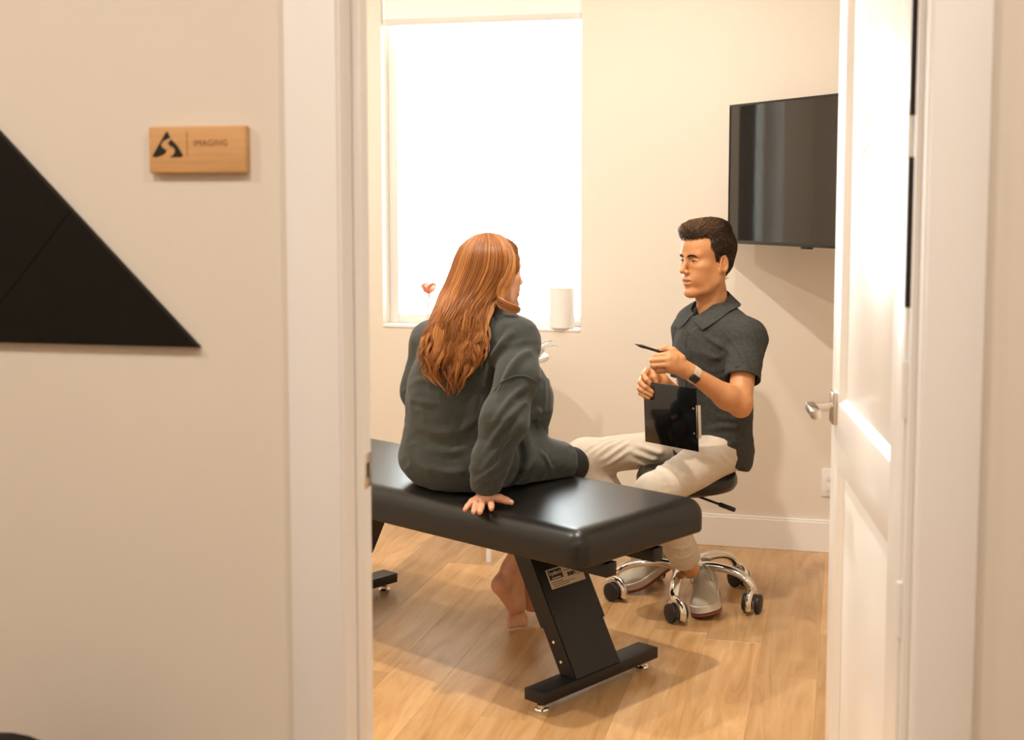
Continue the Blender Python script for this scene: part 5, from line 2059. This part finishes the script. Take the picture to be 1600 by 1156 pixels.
# raised seam where the sleeve is set in, ribbed cuff
seam = np.array([(772, 612), (779, 601), (790, 593), (803, 588), (818, 587), (830, 591), (839, 598)], dtype=float)
sp_ = catmull(seam, 40)
pts = [spot(x, y, float(cloth_k(np.array([x]), np.array([y]))[0]) + 0.001) for x, y in sp_]
pts = np.array(pts)
ker = np.ones(7) / 7
pts = np.stack([np.convolve(np.pad(pts[:, i], 3, mode='edge'), ker, mode='valid') for i in range(3)], axis=1)
MB().tube(pts, 0.0026, 8).build('seam', M_SWEAT, sweater, smooth=True)
cd = unit(cuff_end - sl[4])
ux = unit(np.cross(cd, BV))
uy = np.cross(cd, ux)
mb = MB()
rings = []
for t_ in np.linspace(-0.045, 0.004, 8):
    ring_ = []
    for q in range(96):
        a = 2 * math.pi * q / 96
        r_ = 0.0430 + (0.0009 if q % 3 == 0 else -0.0003) - (0.004 if t_ > 0.003 else 0) + (0.003 if t_ < -0.03 else 0)
        ring_.append(mb.bm.verts.new(cuff_end + cd * t_ + (ux * math.cos(a) + uy * math.sin(a)) * r_))
    rings.append(ring_)
for a, b in zip(rings[:-1], rings[1:]):
    for q in range(96):
        mb.bm.faces.new((a[q], a[(q + 1) % 96], b[(q + 1) % 96], b[q]))
mb.build('cuff', M_SWEAT, sweater, smooth=True)

# ---- long auburn hair: a solid underlayer and many waved strands
ENV = np.array([  # y, left, right, middle depth, half depth
    (363, 756, 768, 4.105, 0.020), (367, 743, 781, 4.105, 0.048), (374, 731, 793, 4.105, 0.072), (386, 718, 804, 4.105, 0.094), (402, 710, 811, 4.105, 0.108),
    (420, 704, 811, 4.105, 0.112), (440, 696, 802, 4.10, 0.112), (460, 687, 788, 4.08, 0.100), (478, 680, 772, 4.05, 0.085),
    (500, 672, 763, 4.02, 0.070), (525, 664, 762, 3.995, 0.055), (555, 657, 757, 3.975, 0.042), (585, 660, 742, 3.965, 0.032), (614, 684, 728, 3.96, 0.022)])


def env(y):
    return [np.interp(y, ENV[:, 0], ENV[:, i]) for i in range(1, 5)]


hf_ = Field(spot(690, 620, 3.95) - np.array([0.16, 0.12, 0.03]), spot(800, 360, 4.2) + np.array([0.08, 0.12, 0.03]), 0.0045)
hc = spot(760, 421, 4.105)
hf_.ell(hc, (0.094, 0.100, 0.103), k=0.0, axes=[RT, FW, UP])
for i in range(5, len(ENV) - 3):
    y, l, r, kc, dk = ENV[i]
    y2, l2, r2, kc2, dk2 = ENV[i + 1]
    h1 = (r - l) / 2 * kc / FPX * 0.80
    h2 = (r2 - l2) / 2 * kc2 / FPX * 0.80
    hf_.cap(spot((l + r) / 2, y, kc), spot((l2 + r2) / 2, y2, kc2), h1, h2, k=0.01, flat=(FW, min(1.0, 0.80 * (dk + dk2) / (h1 + h2 + 1e-6))))
# leave the face free
hf_.ell(tf(WH, (0.020, 0, 0.056)), (0.066, 0.068, 0.066), k=0.02, axes=[WH[:3, 0], WH[:3, 1], WH[:3, 2]])
hf_.cap(tf(WH, (0.105, 0, 0.020)), tf(WH, (0.110, 0, -0.12)), 0.066, 0.07, k=0.01, op='sub')
av, aq = hf_.arrays(2)
ax_, ay_, ak_ = px_of(av)
ck = cloth_k(ax_, ay_)
whair = link('hair', np_mesh('hair', [(av, aq)]), M_AUBCAP, woman)
whair['label'] = 'long wavy auburn hair'

an_ = normals_of(av, aq)


def comb_w(P):
    d = P - tf(WH, (0.02, 0, 0.11))
    return d * np.array([1, 1, 0.2]) - ZZ * 0.06 - 0.05 * unit(wf)


surf_strands('hair_strands', av, aq, an_, 2200, 0.030, 0.0014, comb_w, M_AUB, whair, lift=0.001, seed=4, pts=6)

rng = np.random.default_rng(5)
NS, NP = 3000, 44
nlock = 64
lock = rng.integers(0, nlock, NS)
ls = np.sort(rng.uniform(-1, 1, nlock))
lph = rng.uniform(0, 6.28, nlock)
lfr = rng.uniform(0.9, 1.5, nlock)
lam = rng.uniform(0.35, 1.3, nlock)
ltn = rng.uniform(0.15, 0.8, nlock)
lend = rng.uniform(-24, 7, nlock)
s0 = np.clip(ls[lock] + rng.normal(0, 0.055, NS), -1, 1)
lay = rng.uniform(0.90, 1.06, NS)
cen_s = 0.04
yend = 612 - 40 * np.abs(s0 - 0.0) ** 2 - 26 * np.clip(s0 - 0.45, 0, 1) + lend[lock] + rng.normal(0, 3, NS)
y0 = 363.5 + rng.uniform(0, 2, NS) + 4 * s0 ** 2
t = np.linspace(0, 1, NP)
Y = y0[:, None] + (yend - y0)[:, None] * t[None]
l, r, kc, dk = env(Y)
cx = (l + r) / 2
hw = (r - l) / 2
ww = smoothstep(Y, 430, 560)
wave = np.sin(lph[lock][:, None] + Y / 14 * lfr[lock][:, None]) * lam[lock][:, None] * ww
gather = 0.10 * np.sin(lph[lock] * 3)[:, None] * ww
# strands of a lock draw together towards its tip
sc = ls[lock][:, None] + (s0 - ls[lock])[:, None] * (1 - 0.75 * smoothstep(t, 0.6, 1.0))[None]
ang = np.clip(sc + gather, -1.05, 1.05) * math.radians(86)
X = cx + hw * np.sin(ang) * (0.97 + 0.03 * lay[:, None]) + wave * 6.0
K = kc - dk * np.cos(ang) * lay[:, None] - 0.010 * ww * np.cos(lph[lock][:, None] * 2 + Y / 14 * lfr[lock][:, None])
K = np.minimum(K, cloth_k(X, Y) - 0.004 - 0.012 * (lay[:, None] - 0.9) / 0.16)
for _ in range(3):
    K[:, 1:-1] = 0.25 * K[:, :-2] + 0.5 * K[:, 1:-1] + 0.25 * K[:, 2:]
paths = EYE + K[:, :, None] * (FW + RT * ((X - PX0) / FPX)[:, :, None] - UP * ((Y - PY0) / FPX)[:, :, None])
rad = 0.00155 * (1 - 0.65 * t[None] ** 3) * rng.uniform(0.6, 1.3, (NS, 1))
strands('hair_strands', paths, rad, np.clip(ltn[lock] + rng.normal(0, 0.17, NS), 0, 1), M_AUB, whair)

# locks on the side of the face and the one lying over the collar
NF = 320
rng = np.random.default_rng(9)
guide = np.array([(786, 372, 4.09), (802, 392, 4.045), (806, 415, 4.02), (800, 438, 4.005), (790, 456, 3.995), (788, 470, 3.985), (800, 479, 3.975), (814, 484, 3.975)])
gp = catmull(guide, 30)
off = rng.uniform(-1, 1, NF)
yo = rng.normal(0, 1.6, NF)
tt = np.linspace(0, 1, 30)
spread = np.interp(tt, [0, 0.2, 0.5, 0.75, 1], [8, 9, 12, 9, 3.5])
gX = gp[None, :, 0] - np.abs(off)[:, None] * spread[None] * 1.1
gY = gp[None, :, 1] + yo[:, None] + off[:, None] * spread[None] * np.interp(tt, [0, 0.6, 1], [0.1, 0.4, 1.0])[None]
gK = gp[None, :, 2] - 0.006 * rng.uniform(0, 1, NF)[:, None] - 0.010 * np.abs(off)[:, None]
gK = np.minimum(gK, cloth_k(gX, gY) - 0.004)
paths = EYE + gK[:, :, None] * (FW + RT * ((gX - PX0) / FPX)[:, :, None] - UP * ((gY - PY0) / FPX)[:, :, None])
rad = 0.0014 * (1 - 0.7 * tt[None] ** 3) * rng.uniform(0.6, 1.2, (NF, 1))
strands('hair_strands', paths, rad, np.clip(rng.normal(0.55, 0.2, NF), 0, 1), M_AUB, whair)
